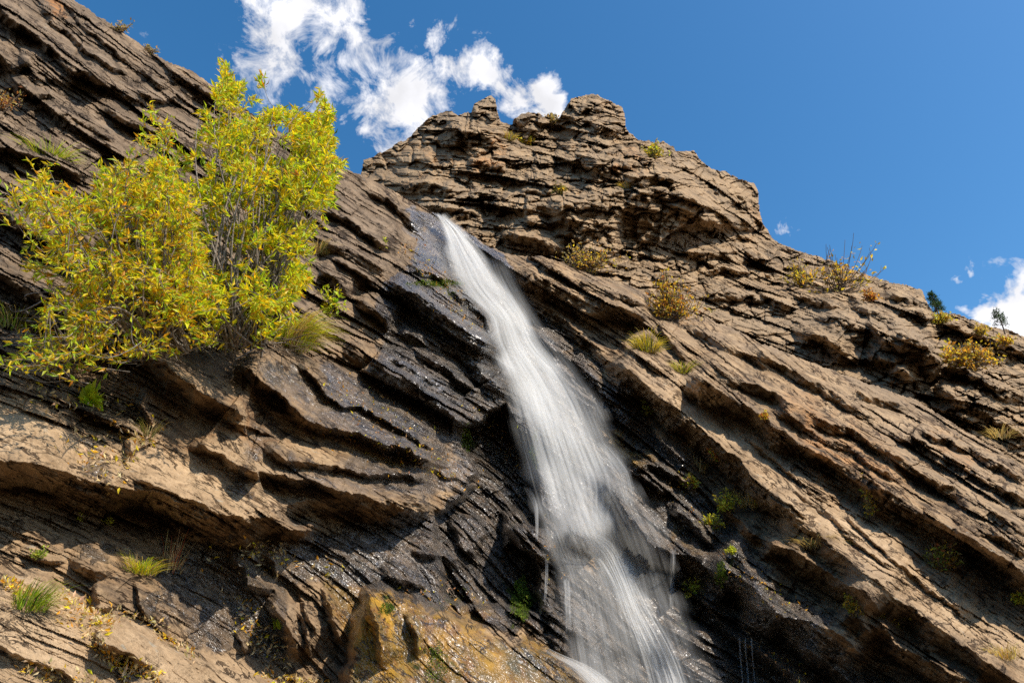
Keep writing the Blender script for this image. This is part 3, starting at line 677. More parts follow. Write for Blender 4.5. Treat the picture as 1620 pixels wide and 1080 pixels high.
W1 = water_material('falling_water', 14, .8, 1.0, .78, .0)
W2 = water_material('falling_water_fine', 20, .7, 5.0, .55, .0)
W3 = water_material('thin_veil', 34, .7, 9.0, .5, .0)
W4 = water_material('trickle_water', 5, 1.0, 13.0, .42, .0)
def sheet(name, rows, mat, parent, off=.012, nu=70, sub=9, edge=.22, seed=0, origin=None, ends=(.06, .05)):
    """rows: (y, x_left, x_right, density)"""
    Rr = np.array(rows, float); tt = np.linspace(0, len(Rr) - 1, (len(Rr) - 1) * sub + 1); k = np.arange(len(Rr))
    def ip(c):       # smooth interpolation along the fall
        v = np.interp(tt, k, Rr[:, c]); ker = np.ones(sub) / sub; p = np.pad(v, sub // 2, 'reflect', reflect_type='odd'); return np.convolve(p, ker, 'valid')[:len(tt)]
    y, xl, xr, dn = ip(0), ip(1), ip(2), ip(3); u = np.linspace(0, 1, nu)
    X = xl[:, None] + (xr - xl)[:, None] * u[None]; Y = np.repeat(y[:, None], nu, 1) + 3 * vnoise(u * 6, u * 0 + seed, 5)[None]
    wob = 2.0 * vnoise(X / 22 + seed, Y / 90, 15)
    D = sampleCE(X + wob, Y) * (1 - off) * (1 + .004 * vnoise(u * 26, u * 0, 33 + seed)[None])
    e = sstep(0, edge, u + .07 * vnoise(y / 25, y * 0, 3 + seed)[:, None]) * sstep(0, edge, 1 - u + .07 * vnoise(y / 25, y * 0, 7 + seed)[:, None])
    vv = np.linspace(0, 1, len(y)); e = e * (sstep(0, ends[0], vv) * sstep(0, ends[1], 1 - vv))[:, None]
    L = np.cumsum(np.r_[0, np.hypot(np.diff(y), np.diff((xl + xr) / 2))]) / 120.0
    flow = np.stack([np.repeat(u[None], len(y), 0), np.repeat(L[:, None], nu, 1), np.full(X.shape, float(seed))], -1).reshape(-1, 3)
    V = pt(X, Y, D).reshape(-1, 3); i = np.arange(len(V)).reshape(X.shape)
    return mesh_np(name, V, np.stack([i[:-1, :-1], i[1:, :-1], i[1:, 1:], i[:-1, 1:]], -1).reshape(-1, 4), mat, parent, dict(flow=flow, dens=(e * dn[:, None]).ravel()), smooth=True, origin=origin)

o0 = pt(1050, 1080, 6.0)
wf = empty('waterfall', o0, 'tall silky white waterfall sliding down the dark wet rock between the cliffs', 'waterfall')
MAIN = [(336,686,702,.7),(346,690,712,1.2),(360,697,730,1.4),(385,702,752,1.25),(412,706,775,1.15),(443,716,795,.95),(470,736,816,.9),(498,766,836,1.35),(520,770,845,1.1),(540,773,853,1.15),(562,780,872,1.3),(586,787,902,1.2),(620,800,925,1.05),(650,812,940,1.0),(690,828,958,.9),(730,842,975,.8),(762,850,990,.7),(803,862,985,.55),(844,884,975,.4),(864,905,982,.45),(884,935,998,.6),(925,962,1016,.8),(966,976,1036,.85),(1007,1000,1060,.85),(1047,1012,1080,.85),(1090,1022,1096,.85),(1200,1040,1130,.85)]
sheet('cascade', MAIN, W1, wf, .016, 120, origin=o0, seed=1, ends=(.015, .01), edge=.26)
sheet('cascade', [(y, a - 3, b + 6, d * .5) for y, a, b, d in MAIN], W2, wf, .026, 120, origin=o0, seed=2, ends=(.02, .01), edge=.3)
sheet('veil', [(400,712,800,.25),(443,712,822,.4),(500,764,850,.5),(562,772,905,.55),(620,798,950,.6),(690,812,985,.55),(762,832,1010,.5),(844,850,1060,.45),(925,868,1085,.42),(1007,880,1110,.4),(1090,890,1150,.4),(1200,900,1180,.4)], W3, wf, .034, 110, origin=o0, seed=3, edge=.2)
sheet('veil', [(600,790,880,.3),(690,806,905,.55),(762,826,930,.55),(844,846,960,.5),(925,880,1000,.4),(1007,890,1020,.55),(1090,900,1050,.5)], W3, wf, .045, 90, origin=o0, seed=4, edge=.25)
sheet('cascade', [(836,885,925,.05),(850,912,962,.55),(866,928,982,.9),(884,942,990,1.0),(925,966,1004,1.0),(980,985,1020,.8),(1040,1000,1060,.6)], W2, wf, .055, 50, origin=o0, seed=5, edge=.3)
sheet('cascade', [(700,925,965,.3),(722,945,985,.7),(745,965,1002,.8),(762,975,1005,.5),(800,982,1010,.3)], W2, wf, .02, 30, origin=o0, seed=6, edge=.3)
def thing_sheet(name, label, rows, mat, **kw):
    o = pt(rows[-1][1], rows[-1][0], 6.0); s = sheet(name, rows, mat, None, origin=o, **kw); tag(s, label, 'water stream', 'thin streams beside the waterfall'); return s
thing_sheet('water_stream', 'white stream pouring off the right end of the ochre boulder at the bottom edge', [(1022,850,862,.05),(1036,872,892,.4),(1048,894,925,.9),(1062,912,950,1.1),(1080,930,975,1.3),(1110,945,995,1.2),(1160,960,1020,1.2)], W1, off=.03, nu=40, seed=7, edge=.3)
thing_sheet('water_stream', 'short bright trickle dropping from the dark ledge left of the main fall', [(770,826,840,.3),(790,838,850,.9),(803,845,853,1.2),(830,847,853,1.1),(856,847,852,.6)], W4, off=.03, nu=14, seed=8, edge=.35)
thing_sheet('water_stream', 'thin trickle falling in front of the bright green moss patch', [(880,860,868,.5),(900,862,868,1.1),(925,861,867,1.0),(955,860,864,.5)], W4, off=.03, nu=12, seed=9, edge=.35)
thing_sheet('water_stream', 'broad short trickle falling from the brown rock point right of the moss patch', [(915,890,902,.8),(930,892,904,1.1),(960,892,905,.8),(1000,893,906,.35)], W4, off=.035, nu=14, seed=10, edge=.35)
thing_sheet('water_stream', 'faint trickle hanging from the lip of the wet grey slab right of the fall', [(868,1060,1072,.8),(890,1060,1070,.9),(930,1059,1068,.7),(975,1058,1066,.4)], W4, off=.03, nu=14, seed=11, edge=.35)
for lab_, x in (('leftmost of three thread-like drips under the narrow dark ledge', 1168), ('middle of three thread-like drips under the narrow dark ledge', 1177), ('rightmost of three thread-like drips under the narrow dark ledge', 1187)):
    thing_sheet('water_stream', lab_, [(1006,x,x+3.5,.8),(1030,x+1,x+4.5,.9),(1060,x+4,x+7.5,.8),(1090,x+6,x+9.5,.6)], W4, off=.02, nu=8, seed=x % 17, edge=.4)

# ------------------------------------------------------------------ plants
def unit(v): return v / np.maximum(np.linalg.norm(v, axis=-1, keepdims=True), 1e-9)
def leaves_mesh(name, P, D, Lm, Wd, cols, mat, parent, origin, kind=None, droop=.25):
    """lens-shaped folded leaves at points P, growing along D"""
    n_ = len(P); D = unit(D); rv = rng.normal(size=(n_, 3)); S = unit(np.cross(D, rv)); U = np.cross(S, D)
    L = Lm[:, None]; W = Wd[:, None]
    a = P; l = P + D * L * .45 + S * W * .5 + U * L * .05; r = P + D * L * .45 - S * W * .5 + U * L * .05
    tip = P + D * L - U * L * droop; mid = P + D * L * .5 - U * L * .03
    V = np.stack([a, l, mid, r, tip], 1).reshape(-1, 3); b = np.arange(n_)[:, None] * 5
    T = np.concatenate([b + np.array([0, 2, 1]), b + np.array([0, 3, 2]), b + np.array([1, 2, 4]), b + np.array([2, 3, 4])])
    C = np.repeat(np.c_[cols, np.ones(n_)], 5, 0)
    o = mesh_np(name, V, None, mat, parent, dict(tint=C), origin=origin, T=T)
    if kind: o['kind'] = kind
    return o
def tubes(name, lines, mat, parent, origin, sides=4):
    VV = []; QQ = []; base = 0
    for (P, r0, r1) in lines:
        P = np.asarray(P); m_ = len(P); T = unit(np.gradient(P, axis=0)); A = unit(np.cross(T, np.array([.3, .5, .81]))); B = np.cross(T, A)
        r = np.linspace(r0, r1, m_)[:, None]; ang = np.arange(sides) * 2 * math.pi / sides
        ring = P[:, None] + r[:, None] * (np.cos(ang)[None, :, None] * A[:, None] + np.sin(ang)[None, :, None] * B[:, None])
        VV.append(ring.reshape(-1, 3)); i = base + np.arange(m_ * sides).reshape(m_, sides); j = np.roll(i, -1, 1)
        QQ.append(np.stack([i[:-1], j[:-1], j[1:], i[1:]], -1).reshape(-1, 4)); base += m_ * sides
    return mesh_np(name, np.concatenate(VV), np.concatenate(QQ), mat, parent, origin=origin, smooth=True)
def curve(a, b, bend, k=8):
    t = np.linspace(0, 1, k)[:, None]; return a + (b - a) * t + bend * (t * (1 - t) * 4) 
def pick(palette, n_, jit=.25):
    w = np.array([p[0] for p in palette], float); w /= w.sum(); c = np.array([p[1] for p in palette]); i = rng.choice(len(c), n_, p=w)
    return np.clip(c[i] * (1 + rng.normal(size=(n_, 1)) * jit * .6 + rng.normal(size=(n_, 3)) * jit * .2), 0.003, .9)
GREEN = (.34, .50, .030); LIME = (.60, .68, .030); YEL = (.85, .63, .022); ORA = (.75, .36, .02); DKG = (.07, .13, .018); TAN = (.60, .44, .20); RED = (.42, .09, .03); OLV = (.22, .22, .06)

def rock_depth(x, y, rk=near):
    return float(rk.depth(np.array([float(x)]), np.array([float(y)]))[0])
def rock_pt(x, y, rk=near, off=0.0):
    return pt(np.array(float(x)), np.array(float(y)), np.array(rock_depth(x, y, rk) * (1 - off)))

def willow(name, label, bases, canopy, depthf, nstem, ntwig, palette, leaf_px, group, leafper=13, spread=.35, twl=(.18, .38), sparse=None):
    """stems rise from the base pixels to targets inside the canopy outline; twigs carry the leaves"""
    b0 = np.array([pt(np.array(x), np.array(y), np.array(d)) for x, y, d in bases]); org = b0.mean(0)
    root = empty(name, org, label, 'bush', group)
    xs = [p[0] for p in canopy]; ys = [p[1] for p in canopy]
    def samp(k):
        out = []
        while len(out) < k:
            x = rng.uniform(min(xs), max(xs), 4000); y = rng.uniform(min(ys) - 30, max(ys), 4000); m_ = in_poly(x + 26 * vnoise(x / 20, y / 20, 601), y + 30 * vnoise(x / 16, y / 24, 602), canopy)
            if sparse is not None: m_ &= rng.uniform(size=4000) < sparse(x, y)
            out += list(zip(x[m_], y[m_]))
        out = np.array(out[:k]); D = depthf(out[:, 0], out[:, 1]) + rng.normal(size=k) * spread * .5 - abs(rng.normal(size=k)) * spread * .4
        return pt(out[:, 0], out[:, 1], D)
    lines = []; tips = samp(nstem); stems = []
    for k in range(nstem):
        b = b0[rng.integers(len(b0))] + rng.normal(size=3) * .03; v = tips[k] - b
        c_ = curve(b, tips[k], np.array([0, -.25, -.10]) * np.linalg.norm(v) * rng.uniform(.1, .6) + rng.normal(size=3) * .05, 12); stems.append(c_)
        lines.append((c_, rng.uniform(.006, .014), .002))
    S = np.concatenate([s[4:] for s in stems]); Sd = np.concatenate([np.gradient(s, axis=0)[4:] for s in stems])
    tw = samp(ntwig); LP = []; LD = []
    for k in range(ntwig):
        d = np.linalg.norm(S - tw[k], axis=1); j = int(np.argmin(d + rng.uniform(0, .12, len(d)))); a = S[j]
        v = tw[k] - a; ln = np.linalg.norm(v); mx_ = rng.uniform(*twl)
        gd = unit(unit(v) * .8 + unit(Sd[j]) * .5 + np.array([0, 0, .45]))
        st = tw[k] - gd * mx_ if ln > mx_ else a
        c_ = curve(st, tw[k], rng.normal(size=3) * .02 + np.array([0, 0, -.02]), 7); lines.append((c_, .0022, .0008))
        if ln > mx_ * 1.2 and rng.uniform() < .35: lines.append((curve(a, st, np.array([0, 0, -.05]), 6), .003, .002))
        nl = int(rng.integers(leafper - 4, leafper + 5)); tt = np.sort(rng.uniform(.1, 1, nl)); tan = unit(np.gradient(c_, axis=0))
        for q in tt:
            f = q * 6; i = min(int(f), 5); p = c_[i] + (c_[i + 1] - c_[i]) * (f - i); LP.append(p)
            LD.append(tan[i] * .8 + unit(rng.normal(size=3)) * .75 + np.array([0, 0, -.05]))
    LP = np.array(LP); LD = np.array(LD); dist = (LP - CAM) @ FWD
    L = leaf_px / F * dist.mean() * rng.uniform(.55, 1.25, len(LP)); W = L * rng.uniform(.20, .34, len(LP))
    tubes('branches', lines, M_BARK, root, org)
    lv = leaves_mesh('foliage', LP, LD, L, W, palette(LP), M_LEAF, root, org)
    return root
def vplane(y0): 
    return lambda x, y: y0 / (math.cos(PITCH) - (540 - y) / F * math.sin(PITCH))
def pal_right(P):
    n_ = len(P); return pick([(5, LIME), (1.6, GREEN), (5, YEL), (.5, ORA), (.3, DKG)], n_)
def pal_left(P):
    n_ = len(P); return pick([(3, LIME), (1.8, GREEN), (4.6, YEL), (1.4, ORA), (.8, TAN)], n_)
willow('willow_bush', 'large bright green and yellow willow bush growing out of the left cliff against the sky',
  [(330,545,5.0),(370,550,5.1),(410,548,5.2),(440,500,5.4)],
  [(345,125),(385,110),(400,150),(430,165),(455,140),(480,170),(510,130),(515,180),(530,235),(555,240),(545,290),(545,330),(520,350),(505,385),(490,420),(480,470),(440,500),(400,540),(350,550),(280,520),(240,430),(215,330),(240,260),(300,230),(335,200)],
  vplane(4.9), 130, 2500, pal_right, 12.5, None, 15, .75, (.12, .30),
  lambda x, y: sstep(-.45, .10, fbm(x / 34, y / 34, 501, 3)) * (.35 + .65 * sstep(560, 440, y)))
willow('willow_bush', 'sprawling yellow leaved willow with larger leaves hanging over the left ledge',
  [(230,555,4.4),(260,550,4.5),(290,548,4.6)],
  [(50,240),(70,275),(150,300),(200,235),(250,170),(280,220),(300,330),(330,420),(340,500),(300,540),(240,548),(170,575),(110,570),(60,590),(0,575),(-40,560),(60,500),(90,460),(40,420),(20,350),(-20,300),(10,270)],
  lambda x, y: 3.75 + .9 * np.clip(x / 330, -.3, 1) + .9 * (540 - y) / F, 70, 1500, pal_left, 13, None, 11, .4, (.14, .34),
  lambda x, y: .12 + .88 * np.clip((x - 20) / 230, 0, 1) * np.clip((600 - y) / 170, .12, 1) * sstep(-.25, .12, fbm(x / 34, y / 34, 502, 3)))

def roots(name, label, pxs, n_, group=None):
    """bare grey twigs tangled at the foot of a bush"""
    x0, y0, x1, y1 = pxs; org = rock_pt((x0 + x1) / 2, (y0 + y1) / 2); lines = []
    for k in range(n_):
        x = rng.uniform(x0, x1); y = rng.uniform(y0, y1); a = rock_pt(x, y, off=.03); D = (a - CAM) @ FWD
        ln = rng.uniform(30, 90); an = rng.uniform(-.5, .6) + (math.pi if rng.uniform() < .35 else 0)
        b = pt(np.array(x + ln * math.cos(an)), np.array(y + ln * math.sin(an) * .6), np.array(D * rng.uniform(.93, 1.0)))
        lines.append((curve(a, b, rng.normal(size=3) * .05, 8), rng.uniform(.003, .007), .0012))
    o = tubes(name, lines, M_BARK, None, org); tag(o, label, 'roots', group); return o
roots('bare_roots', 'tangle of bare grey roots and twigs under the big willow bush', (230, 525, 470, 560), 70)

roots('bare_roots', 'fan of thin bare branches sweeping over the shaded rock below the sprawling willow', (20, 470, 250, 585), 60)

def shrub(name, label, x, y, wpx, hpx, palette, rk, group, nt_=40, leafpx=6, lean=(0, 0), bark=M_TWIG, cat='shrub', per=9, mat=None, bare=.0):
    b = rock_pt(x, y, rk, .004); D = (b - CAM) @ FWD; s = D / F; root = empty(name, b, label, cat, group); lines = []; LP = []; LD = []
    lobe = rng.uniform(.5, 1.15, 12)
    for k in range(nt_):
        ux = rng.normal() * .42; uh = rng.uniform(.25, 1.0) * (1 - .35 * abs(ux)) * lobe[int(np.clip((ux + 1.2) * 5, 0, 11))]
        tip = b + RGT * (ux * wpx * s * .5 + lean[0] * s * uh) + np.array([0, 0, 1]) * (uh * hpx * s / math.cos(PITCH) * .92 + lean[1] * s) + np.array([0, -1, 0]) * rng.uniform(-.1, .5) * wpx * s * .5
        c_ = curve(b + rng.normal(size=3) * wpx * s * .05, tip, (RGT * ux + np.array([0, -.3, -.25])) * wpx * s * rng.uniform(.0, .25), 8)
        lines.append((c_, max(.0016, .7 * s), .35 * s)); 
        if rng.uniform() < bare: continue
        nl = int(rng.integers(max(2, per - 3), per + 4))
        for q in rng.uniform(.3, 1, nl):
            f = q * 7; i = min(int(f), 6); LP.append(c_[i] + (c_[i + 1] - c_[i]) * (f - i) + rng.normal(size=3) * wpx * s * .045); LD.append(rng.normal(size=3) + np.array([0, 0, .3]))
    tubes('branches', lines, bark, root, b, 3)
    palette = [(w_, tuple(np.array(c_) * .68 + np.array([.44, .32, .13]) * .32)) for w_, c_ in palette] if cat in ('shrub', 'plant') and leafpx < 9 else palette
    LP = np.array(LP); L = leafpx * s * rng.uniform(.6, 1.3, len(LP)); leaves_mesh('foliage', LP, np.array(LD), L, L * rng.uniform(.35, .6, len(LP)), pick(palette, len(LP), .35), mat or M_LEAF, root, b)
    return root
def grass(name, label, x, y, wpx, hpx, palette, rk, group, nb=160, cat='grass tuft', droop=.5, bw=1.1, lean=0.0):
    nb = int(nb * 1.7); bw *= .8; lobes = rng.uniform(.45, 1.15, 9)
    b = rock_pt(x, y, rk, .004); D = (b - CAM) @ FWD; s = D / F; VV = []; CC = []; TT = []; k0 = 0; cols = pick(palette, nb, .3)
    for k in range(nb):
        a = rng.uniform(-math.pi, math.pi); r0 = wpx * s * .30 * math.sqrt(rng.uniform()); p = b + np.array([math.cos(a) * r0, math.sin(a) * r0 * .6, rng.uniform(-.1, .1) * hpx * s])
        out = np.array([math.cos(a), math.sin(a) * .6 - .25, 0]) * wpx * s * rng.uniform(.05, .45) + RGT * (lean + rng.normal() * .07) * wpx * s; h = hpx * s * rng.uniform(.3, 1.1) * lobes[int((a + math.pi) / 6.2832 * 8.99)]; m_ = 6
        t_ = np.linspace(0, 1, m_)[:, None]; c_ = p + out * t_ ** 1.3 + np.array([0, 0, 1]) * h * (t_ - droop * t_ ** 2.4)
        w_ = (bw * s * (1 - t_) + .15 * s) * .5; sd = unit(np.cross(out + np.array([0, 0, 1e-3]), np.array([0, 0, 1.0])))
        V = np.stack([c_ - sd * w_, c_ + sd * w_], 1).reshape(-1, 3); VV.append(V); CC.append(np.repeat(cols[k][None], len(V), 0))
        i = k0 + np.arange(m_ - 1) * 2; TT.append(np.stack([i, i + 1, i + 3, i + 2], -1)); k0 += len(V)
    o = mesh_np(name, np.concatenate(VV), np.concatenate(TT), M_DRY, None, dict(tint=np.c_[np.concatenate(CC), np.ones(k0)]), origin=b)
    return tag(o, label, cat, group)

GR = 'grass tufts growing on the rock ledges'; SH = 'small autumn shrubs on the cliffs'; HB = 'small green plants in rock cracks'
grass('grass_tuft', 'dense straw and green grass tuft at the right foot of the big willow', 455, 545, 120, 105, [(4, TAN), (3, LIME), (2, YEL), (2, GREEN)], near, GR, 620, droop=.75, lean=.12)
grass('grass_tuft', 'green grass tuft on the upper left wall above the sprawling willow', 70, 262, 110, 78, [(3, LIME), (3, GREEN), (2, TAN)], near, GR, 260, droop=.7)
grass('grass_tuft', 'pale dry grass tuft on the cliff right of the tall willow', 503, 400, 60, 50, [(5, TAN), (2, OLV)], near, GR, 200, droop=.8)
grass('grass_tuft', 'sparse green tuft on the left edge beside the ledge shadow', 20, 520, 90, 60, [(2, GREEN), (3, OLV), (2, TAN)], near, GR, 160)
grass('grass_tuft', 'bright green grass tuft with brown stalks in the bottom left leaf crevice', 45, 962, 90, 70, [(4, GREEN), (2, DKG), (2, TAN), (1, LIME)], near, GR, 170, bw=1.6, lean=.25)
grass('grass_tuft', 'short yellow green tuft with tall stalks under the great overhang', 222, 905, 80, 55, [(3, LIME), (2, YEL), (3, TAN), (2, GREEN)], near, GR, 220, bw=1.3)
grass('grass_tuft', 'dry seed-head stalks beside the short tuft under the great overhang', 268, 900, 60, 80, [(5, TAN), (1, RED)], near, GR, 50, droop=.3)
grass('grass_tuft', 'tiny vivid green tuft in the vertical crack left of the ochre boulder', 443, 992, 34, 30, [(4, GREEN), (2, LIME)], near, GR, 60, bw=1.6)
grass('grass_tuft', 'thin dry tuft in the notch above the left ledge lip', 232, 690, 50, 50, [(4, OLV), (3, TAN)], near, GR, 60)
grass('grass_tuft', 'small lone tuft in the shade beneath the great overhang at left', 125, 822, 22, 26, [(3, OLV), (2, LIME)], near, GR, 26)
grass('grass_tuft', 'olive grass clump below the round orange shrub right of the fall', 1025, 556, 62, 46, [(4, OLV), (3, YEL), (2, TAN)], near, GR, 300)
grass('grass_tuft', 'smaller olive grass clump at the end of the pale streak right of the fall', 1080, 590, 48, 32, [(4, OLV), (2, LIME), (2, TAN)], near, GR, 200)
grass('grass_tuft', 'straw coloured tuft on the high summit ledge', 992, 298, 26, 18, [(4, TAN), (1, YEL)], far, GR, 90)
grass('grass_tuft', 'dry tuft in the gap between the two summit knobs', 806, 222, 26, 26, [(3, TAN), (2, YEL), (1, OLV)], far, GR, 120)
grass('grass_tuft', 'dry brown tuft beside the red leaved plant on the right slope', 1107, 745, 34, 50, [(4, TAN), (1, OLV)], near, GR, 70)
grass('grass_tuft', 'wide brown grass spray below the pale slab right of the fall', 1190, 800, 80, 60, [(5, TAN), (1, YEL)], near, GR, 170, droop=.6)
grass('grass_tuft', 'brown grass on the step under the pale slab', 1290, 865, 90, 40, [(5, TAN), (1, OLV)], near, GR, 150, droop=.7)
grass('grass_tuft', 'bare pale stalks over the dark hollow at the right edge', 1585, 690, 60, 34, [(5, TAN)], near, GR, 60, droop=.6)
grass('grass_tuft', 'hanging brown grass near the bottom right corner', 1590, 1040, 80, 50, [(5, TAN), (1, YEL)], near, GR, 120, droop=.8)
shrub('autumn_shrub', 'orange and yellow shrub on the shelf above the top of the fall', 930, 428, 105, 50, [(3, YEL), (3, ORA), (1, OLV), (4, TAN)], near, SH, 90, 5.5, bare=.2)
shrub('autumn_shrub', 'round orange and red shrub on the shelf right of the fall', 1062, 505, 88, 82, [(3, YEL), (3, ORA), (1, OLV), (1, RED), (1, TAN)], near, SH, 150, 6.5)
shrub('autumn_shrub', 'leggy yellow shrub with bare twigs standing on the skyline', 1325, 460, 130, 90, [(4, YEL), (2, ORA), (1, OLV)], far, SH, 60, 7, lean=(30, 0), bare=.45)
shrub('autumn_shrub', 'low yellow shrub with white twigs left of the leggy skyline shrub', 1270, 455, 60, 62, [(4, YEL), (1, ORA), (2, OLV)], far, SH, 46, 6, lean=(-10, 0), bare=.3)
shrub('autumn_shrub', 'small vivid red and orange creeper on the cliff under the skyline shrub', 1378, 475, 24, 22, [(3, RED), (3, ORA)], far, SH, 30, 6)
shrub('autumn_shrub', 'spreading orange and yellow shrub by the right edge under the pines', 1530, 580, 95, 44, [(3, YEL), (4, ORA), (1, OLV)], far, SH, 130, 6.5)
shrub('autumn_shrub', 'thin yellow growth below the dense pine on the skyline', 1488, 510, 44, 18, [(4, YEL), (2, LIME)], far, SH, 40, 5)
shrub('autumn_shrub', 'pale yellow patch of brush on the skyline between the two pines', 1550, 528, 36, 20, [(4, YEL), (2, TAN)], far, SH, 30, 5)
shrub('autumn_shrub', 'yellow brush at the foot of the sparse pine', 1588, 545, 40, 20, [(3, YEL), (3, ORA)], far, SH, 30, 5)
shrub('autumn_shrub', 'green and yellow shrub on the summit edge right of the tallest knob', 1035, 250, 36, 34, [(3, LIME), (2, YEL), (1, TAN)], far, SH, 60, 5)
shrub('autumn_shrub', 'olive shrub in the middle of the summit cliff', 888, 308, 24, 24, [(4, OLV), (2, YEL)], far, SH, 50, 4.5)
shrub('autumn_shrub', 'small yellow shrub in the saddle between the summit knobs', 832, 228, 24, 20, [(4, YEL), (1, LIME)], far, SH, 34, 5)
shrub('autumn_shrub', 'brown brush against the sky in the summit saddle', 872, 196, 30, 22, [(4, TAN), (2, OLV)], far, SH, 44, 4.5)
shrub('autumn_shrub', 'red leaved plant hanging under the edge of the pale slab', 1140, 728, 40, 28, [(3, RED), (2, ORA), (2, GREEN)], near, SH, 26, 6.5)
shrub('autumn_shrub', 'tiny red and yellow plant in the shadow line above the pale slab', 1208, 662, 18, 14, [(2, RED), (3, YEL)], near, SH, 16, 5)
shrub('autumn_shrub', 'red brown plant at the left edge above the green tuft', 0, 175, 60, 60, [(3, RED), (3, TAN), (1, ORA)], near, SH, 34, 6)
shrub('green_plant', 'compact lime green plant growing in the spray under the wet slab', 1098, 942, 34, 32, [(5, LIME), (1, GREEN)], near, HB, 34, 7, cat='plant')
shrub('green_plant', 'upright dark green plant in the black crack right of the fall', 1024, 657, 24, 36, [(4, GREEN), (1, LIME)], near, HB, 16, 6, cat='plant')
shrub('green_plant', 'yellow green plant on the wet black ledge beside the red leaved plant', 1095, 768, 34, 18, [(3, LIME), (2, YEL), (1, ORA)], near, HB, 26, 6, cat='plant')
shrub('green_plant', 'bright green sprigs at the foot of the wide brown grass spray', 1148, 806, 46, 36, [(4, LIME), (1, YEL)], near, HB, 34, 6.5, cat='plant')
shrub('green_plant', 'lower bright green sprigs on the wet ledge right of the fall', 1128, 832, 34, 22, [(4, LIME), (1, YEL)], near, HB, 26, 6, cat='plant')
shrub('green_plant', 'lone yellow green sprig on the narrow wet ledge', 1158, 874, 18, 10, [(4, LIME)], near, HB, 12, 6, cat='plant')
shrub('green_plant', 'tall thin green and yellow plant in the long shadow band at right', 1380, 822, 36, 80, [(3, OLV), (3, YEL), (1, GREEN)], near, HB, 14, 6.5, cat='plant')
shrub('green_plant', 'leafy green plant on the pale slab near the right edge', 1490, 900, 62, 52, [(3, GREEN), (3, OLV), (1, YEL), (1, RED)], near, HB, 44, 7, cat='plant')
shrub('green_plant', 'yellow flowered weeds in the shade below the pale slab', 1418, 985, 80, 56, [(3, YEL), (3, OLV), (2, TAN)], near, HB, 44, 6.5, cat='plant')
shrub('green_plant', 'sparse green creeper in the dark hollow left of the yellow weeds', 1350, 975, 46, 44, [(3, GREEN), (2, YEL)], near, HB, 18, 6, cat='plant')
shrub('green_plant', 'vivid green leaves at the right edge in shade', 1612, 952, 34, 18, [(4, LIME)], near, HB, 20, 7, cat='plant')
shrub('green_plant', 'small green sprig on the rock left of the lip of the fall', 607, 392, 14, 18, [(4, LIME)], near, HB, 10, 5.5, cat='plant')
shrub('green_plant', 'green sprays reaching over the cliff right of the grass tuft', 520, 500, 46, 60, [(4, LIME), (2, YEL), (1, GREEN)], near, HB, 26, 9, cat='plant')
shrub('green_plant', 'hanging star of green willow leaves below the sprawling bush', 142, 640, 26, 26, [(5, LIME)], near, HB, 8, 20, cat='plant')
shrub('green_plant', 'wispy weeds on the skyline of the upper left cliff', 190, 52, 44, 26, [(3, TAN), (2, OLV)], near, HB, 20, 4.5, cat='plant')
shrub('green_plant', 'wispy weeds further down the left skyline', 240, 84, 34, 16, [(3, TAN), (1, OLV)], near, HB, 14, 4, cat='plant')
shrub('green_plant', 'small weed in the shade under the overhang between two stones', 172, 828, 14, 16, [(4, LIME)], near, HB, 8, 6, cat='plant')
shrub('green_plant', 'moss-like green plant at the far left lower ledge', 62, 880, 30, 16, [(4, GREEN), (1, LIME)], near, HB, 20, 5, cat='plant')

def pine(label, x, y, hpx, wpx, dens, tiers, bare):
    b = rock_pt(x, y, far, .0); s = ((b - CAM) @ FWD) / F; root = empty('pine_tree', b, label, 'tree', 'pines on the right skyline'); H = hpx * s / math.cos(PITCH)
    trunk = [(curve(b - np.array([0, 0, .3]), b + np.array([H * .04, 0, H]), rng.normal(size=3) * H * .03, 8), 1.4 * s, .4 * s)]; LP = []; LD = []
    for k in range(tiers):
        q = bare + (1 - bare) * (k + rng.uniform(0, .7)) / tiers; a = rng.uniform(0, 6.28); r = wpx * s * .5 * (1.15 - q) * rng.uniform(.6, 1.1)
        p0 = b + np.array([H * .04 * q, 0, H * q]); p1 = p0 + np.array([math.cos(a) * r, math.sin(a) * r, r * .15]); c_ = curve(p0, p1, np.array([0, 0, -.1 * r]), 6); trunk.append((c_, .5 * s, .2 * s))
        for j in range(dens):
            f = rng.uniform(.45, 1); LP.append(p0 + (p1 - p0) * f + rng.normal(size=3) * wpx * s * .055); LD.append(rng.normal(size=3) + (p1 - p0) / r * .6 + np.array([0, 0, .5]))
    tubes('trunk', trunk, M_TWIG, root, b, 4); LP = np.array(LP); L = 3.4 * s * rng.uniform(.6, 1.3, len(LP))
    leaves_mesh('crown', LP, np.array(LD), L, L * .3, pick([(3, (.03, .075, .02)), (2, (.055, .11, .03))], len(LP)), M_DRY, root, b)
pine('short dense dark green pine on the skyline left of the big cloud', 1482, 497, 34, 34, 60, 26, .1)
pine('sparse open pine standing alone on the skyline at the far right', 1588, 528, 38, 36, 34, 20, .35)

